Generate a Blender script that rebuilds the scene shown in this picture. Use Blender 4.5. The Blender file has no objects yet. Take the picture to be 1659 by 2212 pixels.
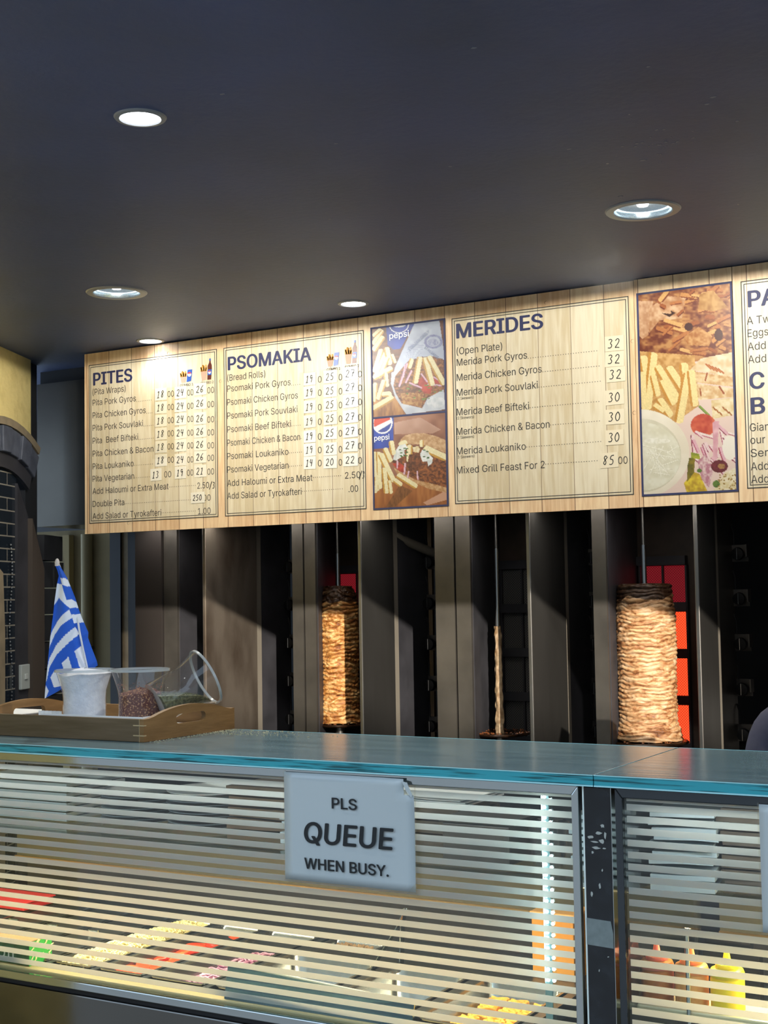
import bpy, bmesh, math, random
import numpy as np
from mathutils import Vector, Matrix, noise as mnoise
from mathutils.geometry import delaunay_2d_cdt

SC = bpy.context.scene
COL = SC.collection
H = 1.55                      # eye height
random.seed(7)

# ------------------------------------------------------------------ camera
YAW, PITCH, ROLL = 0.52569627, 0.06025138, -0.016597
fw = Vector((-math.sin(YAW)*math.cos(PITCH), math.cos(YAW)*math.cos(PITCH), math.sin(PITCH)))
rt = Vector((math.cos(YAW), math.sin(YAW), 0.0))
up = rt.cross(fw)
r2 = rt*math.cos(ROLL) + up*math.sin(ROLL)
u2 = up*math.cos(ROLL) - rt*math.sin(ROLL)
cam = bpy.data.objects.new('camera', bpy.data.cameras.new('camera'))
COL.objects.link(cam)
cam.matrix_world = Matrix(((r2.x, u2.x, -fw.x, 0), (r2.y, u2.y, -fw.y, 0), (r2.z, u2.z, -fw.z, H), (0, 0, 0, 1)))
cam.data.sensor_fit = 'HORIZONTAL'
cam.data.sensor_width = 36.0
cam.data.lens = 36.0*3000.0/1659.0
cam.data.clip_start = 0.05
SC.camera = cam

# ------------------------------------------------------------------ light
SC.view_settings.view_transform = 'Standard'
SC.view_settings.look = 'None'
SC.view_settings.gamma = 1.0
SC.view_settings.use_curve_mapping = False
SC.view_settings.exposure = 0.0
W = bpy.data.worlds.new('sky'); SC.world = W; W.use_nodes = True
bg = W.node_tree.nodes['Background']
bg.inputs[0].default_value = (0.60, 0.78, 1.0, 1)
bg.inputs[1].default_value = 2.3
SUN_AZ, SUN_EL = math.radians(42.0), math.atan(0.26)
sd = bpy.data.lights.new('sun', 'SUN'); sd.energy = 6.5; sd.angle = math.radians(0.4); sd.color = (1.0, 0.90, 0.76)
sun = bpy.data.objects.new('sun', sd); COL.objects.link(sun)
sdir = Vector((-math.sin(SUN_AZ)*math.cos(SUN_EL), math.cos(SUN_AZ)*math.cos(SUN_EL), -math.sin(SUN_EL)))
sun.rotation_euler = sdir.to_track_quat('-Z', 'Y').to_euler()
sun.location = (8, -10, 8)
SPOT_SMALL, SPOT_LARGE = 14.0, 33.0      # downlight watts
LED_E, CASE_W, TOP_W, HOOD_W = 14.0, 6.0, 1.2, 5.0                # led dots, added case tubes, added hood lamp

# ------------------------------------------------------------------ helpers
def lin(c):
    if isinstance(c, str):
        c = c.lstrip('#'); c = [int(c[i:i+2], 16)/255 for i in (0, 2, 4)]
    return tuple((x/12.92 if x <= 0.04045 else ((x+0.055)/1.055)**2.4) for x in c)

def mat(name, color='#808080', rough=0.5, metal=0.0, spec=0.5, emit=None, estr=1.0, noise=None, bump=None, alpha=None, trans=0.0, coat=0.0, vcol=False, sss=0.0):
    m = bpy.data.materials.new(name); m.use_nodes = True
    nt = m.node_tree; b = nt.nodes['Principled BSDF']
    b.inputs['Base Color'].default_value = (*lin(color), 1)
    b.inputs['Roughness'].default_value = rough
    b.inputs['Metallic'].default_value = metal
    b.inputs['Specular IOR Level'].default_value = spec
    b.inputs['Transmission Weight'].default_value = trans
    b.inputs['Coat Weight'].default_value = coat
    if sss:
        b.inputs['Subsurface Weight'].default_value = sss; b.inputs['Subsurface Radius'].default_value = (1, .8, .5); b.inputs['Subsurface Scale'].default_value = .035
    if emit is not None:
        b.inputs['Emission Color'].default_value = (*lin(emit), 1)
        b.inputs['Emission Strength'].default_value = estr
    tc = nt.nodes.new('ShaderNodeTexCoord')
    if noise:      # (scale, color2, lo, hi, (sx,sy,sz), detail)
        scale, c2, lo, hi = noise[:4]
        st = noise[4] if len(noise) > 4 else (1, 1, 1)
        det = noise[5] if len(noise) > 5 else 4
        mp = nt.nodes.new('ShaderNodeMapping'); mp.inputs['Scale'].default_value = st
        nt.links.new(tc.outputs['Object'], mp.inputs['Vector'])
        n = nt.nodes.new('ShaderNodeTexNoise'); n.inputs['Scale'].default_value = scale; n.inputs['Detail'].default_value = det
        nt.links.new(mp.outputs['Vector'], n.inputs['Vector'])
        r = nt.nodes.new('ShaderNodeValToRGB')
        r.color_ramp.elements[0].position = lo; r.color_ramp.elements[1].position = hi
        r.color_ramp.elements[0].color = (*lin(color), 1); r.color_ramp.elements[1].color = (*lin(c2), 1)
        nt.links.new(n.outputs['Fac'], r.inputs['Fac']); nt.links.new(r.outputs['Color'], b.inputs['Base Color'])
    if vcol:
        a = nt.nodes.new('ShaderNodeVertexColor'); a.layer_name = 'Col'
        nt.links.new(a.outputs['Color'], b.inputs['Base Color'])
    if bump:       # (scale, strength, (sx,sy,sz))
        st = bump[2] if len(bump) > 2 else (1, 1, 1)
        mp = nt.nodes.new('ShaderNodeMapping'); mp.inputs['Scale'].default_value = st
        nt.links.new(tc.outputs['Object'], mp.inputs['Vector'])
        n = nt.nodes.new('ShaderNodeTexNoise'); n.inputs['Scale'].default_value = bump[0]; n.inputs['Detail'].default_value = 5
        nt.links.new(mp.outputs['Vector'], n.inputs['Vector'])
        bp = nt.nodes.new('ShaderNodeBump'); bp.inputs['Strength'].default_value = bump[1]; bp.inputs['Distance'].default_value = 0.01
        nt.links.new(n.outputs['Fac'], bp.inputs['Height']); nt.links.new(bp.outputs['Normal'], b.inputs['Normal'])
    return m

def thin_glass(name, tint=(0.93, 0.97, 0.96), ior=1.45, gloss=1.0, haze=0.0, hazecol=(0.6, 0.66, 0.66)):
    m = bpy.data.materials.new(name); m.use_nodes = True
    nt = m.node_tree; nt.nodes.clear()
    out = nt.nodes.new('ShaderNodeOutputMaterial'); t = nt.nodes.new('ShaderNodeBsdfTransparent'); g = nt.nodes.new('ShaderNodeBsdfGlossy')
    # Fresnel reflectance that is the same from both sides of the sheet
    ge = nt.nodes.new('ShaderNodeNewGeometry'); dt = nt.nodes.new('ShaderNodeVectorMath'); dt.operation = 'DOT_PRODUCT'
    nt.links.new(ge.outputs['Normal'], dt.inputs[0]); nt.links.new(ge.outputs['Incoming'], dt.inputs[1])
    ab = nt.nodes.new('ShaderNodeMath'); ab.operation = 'ABSOLUTE'; nt.links.new(dt.outputs['Value'], ab.inputs[0])
    om = nt.nodes.new('ShaderNodeMath'); om.operation = 'SUBTRACT'; om.inputs[0].default_value = 1; nt.links.new(ab.outputs[0], om.inputs[1])
    pw = nt.nodes.new('ShaderNodeMath'); pw.operation = 'POWER'; pw.inputs[1].default_value = 5; nt.links.new(om.outputs[0], pw.inputs[0])
    f = nt.nodes.new('ShaderNodeMath'); f.operation = 'MULTIPLY_ADD'; f.inputs[1].default_value = .95; f.inputs[2].default_value = ((ior-1)/(ior+1))**2; nt.links.new(pw.outputs[0], f.inputs[0])
    t.inputs[0].default_value = (*tint, 1); g.inputs['Roughness'].default_value = 0.0; g.inputs[0].default_value = (gloss, gloss, gloss, 1)
    mx = nt.nodes.new('ShaderNodeMixShader'); nt.links.new(f.outputs[0], mx.inputs[0]); nt.links.new(t.outputs[0], mx.inputs[1]); nt.links.new(g.outputs[0], mx.inputs[2])
    last = mx
    if haze:
        d = nt.nodes.new('ShaderNodeBsdfDiffuse'); d.inputs[0].default_value = (*hazecol, 1)
        m2 = nt.nodes.new('ShaderNodeMixShader'); m2.inputs[0].default_value = haze
        nt.links.new(mx.outputs[0], m2.inputs[1]); nt.links.new(d.outputs[0], m2.inputs[2]); last = m2
    nt.links.new(last.outputs[0], out.inputs[0])
    return m

class MB:
    """collects shapes into one mesh"""
    def __init__(s): s.v = []; s.f = []; s.mi = []; s.cur = 0
    def add(s, vs, fs):
        o = len(s.v); s.v += [tuple(v) for v in vs]
        for f in fs: s.f.append([o+i for i in f]); s.mi.append(s.cur)
        return s
    def box(s, x0, x1, y0, y1, z0, z1):
        return s.add([(x0,y0,z0),(x1,y0,z0),(x1,y1,z0),(x0,y1,z0),(x0,y0,z1),(x1,y0,z1),(x1,y1,z1),(x0,y1,z1)],
                     [(0,3,2,1),(4,5,6,7),(0,1,5,4),(1,2,6,5),(2,3,7,6),(3,0,4,7)])
    def prism(s, pts, a, b, axis='y'):
        n = len(pts); vs = []
        for t in (a, b):
            for p, q in pts:
                vs.append((p, t, q) if axis == 'y' else ((t, p, q) if axis == 'x' else (p, q, t)))
        fs = [tuple(range(n)), tuple(range(2*n-1, n-1, -1))] + [(i, n+i, n+(i+1) % n, (i+1) % n) for i in range(n)]
        return s.add(vs, fs)
    def tube(s, pts, r, n=10, cap=True):
        pts = [Vector(p) for p in pts]; rs = r if isinstance(r, (list, tuple)) else [r]*len(pts)
        vs = []; fs = []; prev = None
        for i, p in enumerate(pts):
            d = (pts[min(i+1, len(pts)-1)]-pts[max(i-1, 0)]).normalized()
            a = Vector((0, 0, 1)) if abs(d.z) < 0.9 else Vector((1, 0, 0))
            if prev is not None: a = prev
            x = (a-d*a.dot(d)).normalized(); prev = x; y = d.cross(x)
            for k in range(n):
                t = 2*math.pi*k/n; vs.append(p+(x*math.cos(t)+y*math.sin(t))*rs[i])
        for i in range(len(pts)-1):
            for k in range(n):
                fs.append((i*n+k, i*n+(k+1) % n, (i+1)*n+(k+1) % n, (i+1)*n+k))
        if cap:
            fs.append(tuple(range(n-1, -1, -1))); fs.append(tuple((len(pts)-1)*n+k for k in range(n)))
        return s.add(vs, fs)
    def lathe(s, prof, c=(0, 0, 0), n=32, M=None, close=False):
        vs = []; fs = []; m = len(prof)
        for i, (r, z) in enumerate(prof):
            for k in range(n):
                t = 2*math.pi*k/n; v = Vector((r*math.cos(t), r*math.sin(t), z))
                vs.append((M @ v) if M is not None else v+Vector(c))
        for i in range(m-1):
            for k in range(n):
                fs.append((i*n+k, i*n+(k+1) % n, (i+1)*n+(k+1) % n, (i+1)*n+k))
        if close:
            fs.append(tuple(range(n-1, -1, -1))); fs.append(tuple((m-1)*n+k for k in range(n)))
        return s.add(vs, fs)
    def done(s, name, m, parent=None, smooth=False, bevel=0.0, edge=None):
        me = bpy.data.meshes.new(name); me.from_pydata(s.v, [], s.f)
        for q in (m if isinstance(m, list) else [m]): me.materials.append(q)
        if isinstance(m, list): me.polygons.foreach_set('material_index', s.mi)
        bm = bmesh.new(); bm.from_mesh(me); bmesh.ops.recalc_face_normals(bm, faces=bm.faces); bm.to_mesh(me); bm.free()
        if smooth:
            me.polygons.foreach_set('use_smooth', [True]*len(me.polygons))
            me.set_sharp_from_angle(angle=math.radians(40))
        o = bpy.data.objects.new(name, me); COL.objects.link(o)
        if bevel:
            b = o.modifiers.new('bevel', 'BEVEL'); b.width = bevel; b.segments = 2; b.limit_method = 'ANGLE'
        if parent is not None: attach(o, parent)
        return o

def rootloc(o):
    p = Vector((0, 0, 0))
    while o is not None: p = p+o.location; o = o.parent
    return p
def attach(o, parent):
    o.parent = parent
    base = parent
    # parts are written in the place's coordinates; their thing's Empty may stand elsewhere
    o.matrix_parent_inverse = Matrix.Translation(-Vector(parent.get('org', (0, 0, 0))))
    o['org'] = (0, 0, 0)
def tag(o, label, cat, group=None, kind=None):
    o['label'] = label; o['category'] = cat
    if group: o['group'] = group
    if kind: o['kind'] = kind
    return o
def thing(name, label, cat, loc=(0, 0, 0), group=None, kind=None):
    o = bpy.data.objects.new(name, None); COL.objects.link(o); o.location = loc; o['org'] = tuple(loc); o.empty_display_size = 0.05
    return tag(o, label, cat, group, kind)
def struct(o):
    o['kind'] = 'structure'; return o
FONT = None
try:                                # Blender's own bundled sans face; its built-in one otherwise
    import os
    FONT = bpy.data.fonts.load(os.path.join(bpy.utils.resource_path('LOCAL'), 'datafiles', 'fonts', 'Inter.woff2'))
except Exception:
    FONT = None
def text_mesh(s, size=1.0):
    """outlines of the string, filled by the non-zero winding rule (the face's strokes overlap)"""
    cu = bpy.data.curves.new('t', 'FONT'); cu.body = s; cu.size = size; cu.resolution_u = 3; cu.dimensions = '2D'; cu.fill_mode = 'NONE'
    if FONT: cu.font = FONT
    o = bpy.data.objects.new('t', cu); COL.objects.link(o)
    dg = bpy.context.evaluated_depsgraph_get(); dg.update()
    me = bpy.data.meshes.new_from_object(o.evaluated_get(dg))
    v = np.zeros(len(me.vertices)*3); me.vertices.foreach_get('co', v); v = v.reshape(-1, 3)[:, :2]
    e = np.array([tuple(x.vertices) for x in me.edges])
    bpy.data.objects.remove(o); bpy.data.curves.remove(cu); bpy.data.meshes.remove(me)
    vv, ee, ff, *_ = delaunay_2d_cdt([Vector(p) for p in v], e.tolist(), [], 0, 1e-6)
    vv = np.array([tuple(p) for p in vv]); ff = np.array([f for f in ff if len(f) == 3])
    c = vv[ff].mean(1)
    lo, hi = e.min(1), e.max(1); ring = (hi-lo) == 1          # closing edges run from the last point back to the first
    A, B = v[np.where(ring, lo, hi)], v[np.where(ring, hi, lo)]
    up_ = (A[None, :, 1] <= c[:, None, 1]) & (B[None, :, 1] > c[:, None, 1]); dn = (A[None, :, 1] > c[:, None, 1]) & (B[None, :, 1] <= c[:, None, 1])
    side = (B[None, :, 0]-A[None, :, 0])*(c[:, None, 1]-A[None, :, 1])-(c[:, None, 0]-A[None, :, 0])*(B[None, :, 1]-A[None, :, 1])
    w = (up_ & (side > 0)).sum(1).astype(int)-(dn & (side < 0)).sum(1)
    ff = ff[w != 0]
    return np.concatenate([vv, np.zeros((len(vv), 1))], 1), [tuple(int(i) for i in f) for f in ff]
CAPH = None
def put_text(mb, s, x0, zb, x1, cap, y, bold=0.0, shear=0.0, rot=0.0):
    """text facing -Y: baseline-left (x0,zb), right end x1, capital height cap"""
    global CAPH
    if CAPH is None:
        v, f = text_mesh('H'); CAPH = v[:, 1].max()
    v, f = text_mesh(s)
    d = max(0, bold)*cap                       # heavier face: the outline stamped again a little apart
    sx = (x1-x0-2*d)/(v[:, 0].max()-v[:, 0].min()); sz = (cap-d)/CAPH
    X0 = (v[:, 0]-v[:, 0].min())*sx; Z0 = v[:, 1]*sz+d/2; X0 = X0+shear*Z0
    c, sn = math.cos(rot), math.sin(rot)
    for q_, (ox, oz) in enumerate(((d, 0),) if not d else ((0, 0), (d, d/2), (d, -d/2), (2*d, 0), (d*.4, d*.4), (d*.4, -d*.4), (d*1.6, d*.4), (d*1.6, -d*.4))):
        X = X0+ox; Z = Z0+oz
        mb.add([(x0+a*c-b*sn, y-q_*.00004, zb+a*sn+b*c) for a, b in zip(X, Z)], f)

DIG = {'0': [[(.5,1),(.15,.75),(.1,.35),(.4,0),(.8,.2),(.85,.65),(.5,1)]],
 '1': [[(.25,.75),(.6,1),(.5,.5),(.4,0)], [(.1,0),(.75,.03)]],
 '2': [[(.15,.75),(.45,1),(.8,.85),(.7,.5),(.1,.02),(.4,.06),(.9,0)]],
 '3': [[(.15,.9),(.5,1),(.8,.8),(.4,.55),(.8,.35),(.6,.03),(.1,.08)]],
 '4': [[(.3,1),(.12,.45),(.85,.5)], [(.75,.95),(.62,0)]],
 '5': [[(.85,1),(.3,.97),(.2,.55),(.65,.6),(.8,.25),(.5,0),(.1,.08)]],
 '6': [[(.75,1),(.3,.65),(.12,.2),(.45,0),(.8,.2),(.6,.48),(.2,.35)]],
 '7': [[(.1,.95),(.9,1),(.6,.5),(.45,0)], [(.35,.5),(.85,.55)]],
 '8': [[(.75,.9),(.4,1),(.2,.75),(.7,.35),(.5,0),(.15,.2),(.45,.55),(.85,.85)]],
 '9': [[(.8,.85),(.4,1),(.15,.7),(.45,.5),(.8,.8),(.72,.4),(.6,0)]],
 '/': [[(.9,1.1),(.1,-.1)]]}
def ribbon(mb, pts, w, y):
    P = [Vector(p) for p in pts]
    # smooth
    for _ in range(2):
        Q = [P[0]]
        for a, b in zip(P[:-1], P[1:]): Q += [a*.75+b*.25, a*.25+b*.75]
        Q.append(P[-1]); P = Q
    L = []; R = []
    for i, p in enumerate(P):
        d = (P[min(i+1, len(P)-1)]-P[max(i-1, 0)]); d = d.normalized() if d.length else Vector((1, 0))
        n = Vector((-d.y, d.x))*w*.5
        L.append((p.x+n.x, y, p.y+n.y)); R.append((p.x-n.x, y, p.y-n.y))
    k = len(P)
    mb.add(L+R, [(i, i+1, k+i+1, k+i) for i in range(k-1)])
def hand(mb, s, x0, zb, x1, h, y, w=0.0024):
    cw = (x1-x0)/len(s)
    for i, ch in enumerate(s):
        for st in DIG[ch]:
            ribbon(mb, [(x0+cw*(i+.04+.86*a)+.10*h*b, zb+h*b) for a, b in st], w, y)

# ---- painted pictures: colour per vertex of a fine flat grid
def vnoise(x, y, seed=0):
    def h(i, j): 
        n = (i*374761393+j*668265263+seed*144269504) & 0xffffffff
        n = ((n ^ (n >> 13))*1274126177) & 0xffffffff
        return ((n ^ (n >> 16)) & 0xffff)/65535.0
    xi = np.floor(x).astype(np.int64); yi = np.floor(y).astype(np.int64); fx = x-xi; fy = y-yi
    fx = fx*fx*(3-2*fx); fy = fy*fy*(3-2*fy)
    return (h(xi, yi)*(1-fx)+h(xi+1, yi)*fx)*(1-fy)+(h(xi, yi+1)*(1-fx)+h(xi+1, yi+1)*fx)*fy
class Paint:
    def __init__(s, x, y, bg): s.x = x; s.y = y; s.c = np.zeros((x.size, 3)); s.c[:] = [int(bg[i:i+2], 16)/255 for i in (1, 3, 5)]
    def rgb(s, c): return np.array([int(c[i:i+2], 16)/255 for i in (1, 3, 5)])
    def inside(s, P):
        r = np.zeros(s.x.size, bool); n = len(P)
        for i in range(n):
            (x0, y0), (x1, y1) = P[i], P[(i+1) % n]
            if y0 == y1: continue
            c = ((y0 > s.y) != (y1 > s.y)) & (s.x < (x1-x0)*(s.y-y0)/(y1-y0)+x0); r ^= c
        return r
    def fill(s, m, c, c2=None, sc=30, st=1.0, seed=1, thr=None):
        if c2 is None: s.c[m] = s.rgb(c); return
        n = .6*vnoise(s.x[m]/sc, s.y[m]/(sc*st), seed)+.4*vnoise(s.x[m]/sc*2.3, s.y[m]/(sc*st)*2.3, seed+5)
        n = np.clip((n-.25)/.5, 0, 1)[:, None]
        s.c[m] = s.rgb(c)*(1-n)+s.rgb(c2)*n
    def poly(s, P, c, c2=None, **k): s.fill(s.inside(P), c, c2, **k)
    def ell(s, cx, cy, rx, ry, c, c2=None, r0=0.0, **k):
        d = ((s.x-cx)/rx)**2+((s.y-cy)/ry)**2; s.fill((d <= 1) & (d >= r0*r0), c, c2, **k)
    def strip(s, x0, y0, x1, y1, w, c, edge):
        """a chip or shred: pale top face with a browner printed side"""
        L = math.hypot(x1-x0, y1-y0); dx, dy = (x1-x0)/L, (y1-y0)/L
        t = (s.x-x0)*dx+(s.y-y0)*dy; q = (s.x-x0)*-dy+(s.y-y0)*dx
        e = w*.5*np.sqrt(np.clip(1-np.clip((np.abs(t-L/2)-(L/2-w*.35))/(w*.35), 0, 1)**2, 0, 1))
        m = (t > 0) & (t < L) & (np.abs(q) < e)
        s.c[m] = s.rgb(edge)
        m2 = m & (q < w*.22); s.c[m2] = s.rgb(c)
        n = vnoise(s.x[m]/9, s.y[m]/9, 3)[:, None]; s.c[m] *= .94+.1*n
def grid_picture(name, co, nu, nv, colors, m, parent, double=False):
    """co: (nv*nu,3) points, colours sRGB per point"""
    me = bpy.data.meshes.new(name)
    idx = np.arange(nu*nv).reshape(nv, nu)
    q = np.stack([idx[:-1, :-1], idx[:-1, 1:], idx[1:, 1:], idx[1:, :-1]], -1).reshape(-1, 4)
    me.from_pydata([tuple(p) for p in co], [], q.tolist())
    a = me.color_attributes.new('Col', 'BYTE_COLOR', 'POINT')
    c = np.ones((nu*nv, 4), np.float32); c[:, :3] = np.clip(colors, 0, 1)
    a.data.foreach_set('color_srgb', c.ravel())
    me.materials.append(m); me.polygons.foreach_set('use_smooth', [True]*len(me.polygons))
    o = bpy.data.objects.new(name, me); COL.objects.link(o)
    if parent is not None: attach(o, parent)
    return o

# ------------------------------------------------------------------ materials
M_ceil = mat('ceiling_paint', '#46537a', 0.55, noise=(3, '#424c68', .3, .7), bump=(60, .08))
def add_flecks(m, scale, thr, col):
    nt = m.node_tree; b = nt.nodes['Principled BSDF']
    src = b.inputs['Base Color'].links[0].from_socket
    tc = nt.nodes.new('ShaderNodeTexCoord'); v = nt.nodes.new('ShaderNodeTexVoronoi'); v.inputs['Scale'].default_value = scale
    nt.links.new(tc.outputs['Object'], v.inputs['Vector'])
    lt = nt.nodes.new('ShaderNodeMath'); lt.operation = 'LESS_THAN'; lt.inputs[1].default_value = thr
    nt.links.new(v.outputs['Distance'], lt.inputs[0])
    sp = nt.nodes.new('ShaderNodeSeparateColor'); nt.links.new(v.outputs['Color'], sp.inputs[0])
    g = nt.nodes.new('ShaderNodeMath'); g.operation = 'GREATER_THAN'; g.inputs[1].default_value = .72; nt.links.new(sp.outputs[0], g.inputs[0])
    mu = nt.nodes.new('ShaderNodeMath'); mu.operation = 'MULTIPLY'; nt.links.new(lt.outputs[0], mu.inputs[0]); nt.links.new(g.outputs[0], mu.inputs[1])
    mx = nt.nodes.new('ShaderNodeMix'); mx.data_type = 'RGBA'; nt.links.new(mu.outputs[0], mx.inputs[0])
    nt.links.new(src, mx.inputs[6]); mx.inputs[7].default_value = (*lin(col), 1)
    nt.links.new(mx.outputs[2], b.inputs['Base Color'])
add_flecks(M_ceil, 7.0, .022, '#8b8f96')
M_fleck = mat('bare_plaster_fleck', '#7d828c', .8)
M_dark = mat('dark_paint', '#22252b', .6, noise=(6, '#1a1c21', .3, .7))
M_floor = mat('floor_tile', '#5d5a56', .5, noise=(4, '#4d4a47', .3, .7))
M_street = mat('street_paving', '#a39a90', .8, noise=(2.5, '#8c857d', .3, .7))
M_steel = mat('stainless', '#8f8d8a', .32, .9, noise=(5, '#7a7875', .3, .7, (1, 1, .25)), bump=(120, .05, (1, 1, .02)))
M_steel_b = mat('bright_steel', '#c9cccc', .16, 1.0)
M_steel_d = mat('dark_steel', '#67635e', .4, .6, noise=(6, '#4c4946', .3, .7))
M_steel_stain = mat('stained_steel', '#94897d', .42, .75, noise=(7, '#4c3a2c', .42, .72, (1, 1, .4), 8), bump=(30, .12))
M_black = mat('black_gloss', '#0c0e12', .12, 0, .5)
M_blackm = mat('black_matt', '#101115', .6)
M_soot = mat('sooty_steel', '#414147', .55, .1, noise=(8, '#2e2e33', .3, .7))
M_plaster = mat('yellow_plaster', '#d9c684', .85, noise=(16, '#b9a566', .5, .85, (1, 1, 1), 8), bump=(30, .4))
M_brickdark = mat('slate_brick', '#565b68', .6, noise=(18, '#3e434f', .3, .7), bump=(40, .3))
M_edge_tan = mat('tan_render', '#8d7f67', .8, noise=(20, '#766a55', .3, .7))
M_brown = mat('brown_paint', '#4b423b', .6)
M_beige = mat('beige_wall', '#8d7f5c', .8, noise=(8, '#7d7050', .3, .7))
M_white = mat('white_paper', '#e9ecee', .6)
M_lam = mat('laminated_paper', '#b6bebe', .35, coat=.15, bump=(14, .06))
M_ink = mat('black_ink', '#15191c', .6)
M_text = mat('menu_ink', '#3b3835', .7)
M_navy = mat('navy_ink', '#262c55', .6)
M_green_edge = mat('glass_edge_green', '#123c37', .15)
M_glass = thin_glass('clear_pane')
M_plastic = thin_glass('clear_plastic', (.97, .97, .97), 1.5, 1.0, .02, (.9, .9, .9))
M_tape = thin_glass('clear_tape', (.97, .96, .93), 1.5)

# ------------------------------------------------------------------ setting
CZ = H+0.878
def slab(name, x0, x1, y0, y1, z0, z1, m): return struct(MB().box(x0, x1, y0, y1, z0, z1).done(name, m))
slab('floor', -5.2, 3.2, 1.0, 5.2, -.05, 0, M_floor)
slab('floor_street', -26, 46, -22, 1.0, -.06, 0, M_street)
slab('ceiling', -5.2, 3.2, 1.4, 5.2, CZ, CZ+.12, M_ceil)
slab('wall_back', -5.2, 3.2, 5.0, 5.1, 0, CZ, M_dark)
slab('wall_right', 3.1, 3.2, 1.4, 5.0, 0, CZ, M_dark)
# added unseen facade, shaped to keep the low sun off the counter
fb = MB().box(-26, 46, -22.5, -20, 0, 9.5).box(-26, 18.35, -22.4, -20.1, 9.5, 10.6)  # taller left part shaped to keep sun off the back left wall
fac = fb.done('wall_sun_block', mat('sun_block_facade', '#6e665c', .9)); struct(fac)
wb = MB()
for i in range(22):
    for j in range(2): wb.box(-24+i*3.2, -22.6+i*3.2, -19.99, -19.95, 2.0+j*3.4, 4.2+j*3.4)
attach(wb.done('window_row', mat('street_windows', '#39434c', .2)), fac)

# left wall with the arch, in its own (s, z) frame
A0 = Vector((-3.507, 3.434, 0)); WD = Vector((-.397, .918, 0)); WN = Vector((.918, .397, 0))
def wp(s, z, d=0.0): return tuple(A0+WD*s-WN*d+Vector((0, 0, z)))
def wprism(mb, pts, d0, d1):
    n = len(pts)
    vs = [wp(s, z, d0) for s, z in pts]+[wp(s, z, d1) for s, z in pts]
    mb.add(vs, [tuple(range(n)), tuple(range(2*n-1, n-1, -1))]+[(i, n+i, n+(i+1) % n, (i+1) % n) for i in range(n)])
AC, AZ = .03, H-.085               # arch centre
def arc(r, a0, a1, n): return [(AC+r*math.sin(a0+(a1-a0)*i/n), AZ+r*math.cos(a0+(a1-a0)*i/n)) for i in range(n+1)]
R0 = .70
mb = MB()
up_ = arc(R0, -math.pi/2, .37, 24)
wprism(mb, [(-2.0, 0), (-2.0, CZ), (.285, CZ), (.285, up_[-1][1])]+up_[::-1]+[(AC-R0, 0)], 0, .14)
struct(mb.done('wall_left', M_plaster))
mb = MB(); wprism(mb, [(.285, 0), (.285, CZ), (.40, CZ), (.40, 0)], .021, .16); struct(mb.done('shade_strip', M_dark))  # dark strip put in for the shaded gap at the wall's end
mb = MB(); wprism(mb, arc(.722, -1.5, .46, 24)+arc(.695, -1.5, .46, 24)[::-1], -.012, .10); struct(mb.done('trim_2', M_edge_tan))
arch = MB()
for i in range(15):
    a0 = -1.54+i*.135; wprism(arch, arc(.692, a0+.006, a0+.129, 3)+arc(.602, a0+.006, a0+.129, 3)[::-1], -.008-.006*(i % 2), .10)
struct(arch.done('trim_3', M_brickdark, bevel=.004))
mb = MB(); wprism(mb, arc(.605, -1.57, .47, 28)+arc(.55, -1.57, .47, 28)[::-1], .004, .0175); struct(mb.done('trim_4', M_soot))
M_tile = bpy.data.materials.new('glazed_tile'); M_tile.use_nodes = True
nt = M_tile.node_tree; b = nt.nodes['Principled BSDF']; tc = nt.nodes.new('ShaderNodeTexCoord'); br = nt.nodes.new('ShaderNodeTexBrick')
mp = nt.nodes.new('ShaderNodeMapping'); mp.inputs['Rotation'].default_value = (math.pi/2, 0, 0); mp.inputs['Scale'].default_value = (1, 1, 1)
cmb = nt.nodes.new('ShaderNodeCombineXYZ'); sx = nt.nodes.new('ShaderNodeSeparateXYZ')
nt.links.new(tc.outputs['Object'], sx.inputs[0]); nt.links.new(sx.outputs[1], cmb.inputs[0]); nt.links.new(sx.outputs[2], cmb.inputs[1]); nt.links.new(cmb.outputs[0], br.inputs['Vector'])
br.offset = 0.5; br.inputs['Scale'].default_value = 1; br.inputs['Brick Width'].default_value = .15; br.inputs['Row Height'].default_value = .0445; br.inputs['Mortar Size'].default_value = .0024
br.inputs['Color1'].default_value = (*lin('#1c232c'), 1); br.inputs['Color2'].default_value = (*lin('#20272e'), 1); br.inputs['Mortar'].default_value = (*lin('#8b867a'), 1)
nt.links.new(br.outputs['Color'], b.inputs['Base Color']); b.inputs['Roughness'].default_value = .12
mb = MB(); wprism(mb, [(-.62, 0), (-.62, H+.5), (.19, H+.5), (.19, 0)], .018, .13); struct(mb.done('wall_alcove', M_tile))
mb = MB(); wprism(mb, [(-.10, 0), (-.10, H+.16), (.028, H+.10), (.045, H-.1), (.045, 0)], .0, .017); struct(mb.done('trim_5', M_edge_tan))
mb = MB(); wprism(mb, [(.178, 0), (.178, H+.42), (.285, H+.30), (.285, 0)], .008, .12); struct(mb.done('trim_6', M_soot))
mb = MB(); wprism(mb, [(.275, 0), (.275, H+.30), (.392, H+.12), (.40, 0)], -.01, .02); struct(mb.done('trim_7', M_brown))
mb = MB()
for i in range(18):
    for j in range(2): wprism(mb, [(.405+j*.105+.003, i*.1+.003), (.405+j*.105+.003, i*.1+.097), (.405+j*.105+.102, i*.1+.097), (.405+j*.105+.102, i*.1+.003)], -.004*((i+j) % 2), .08)
struct(mb.done('trim_8', mat('dark_brick', '#34363b', .5, noise=(12, '#222429', .3, .7))))
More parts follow.
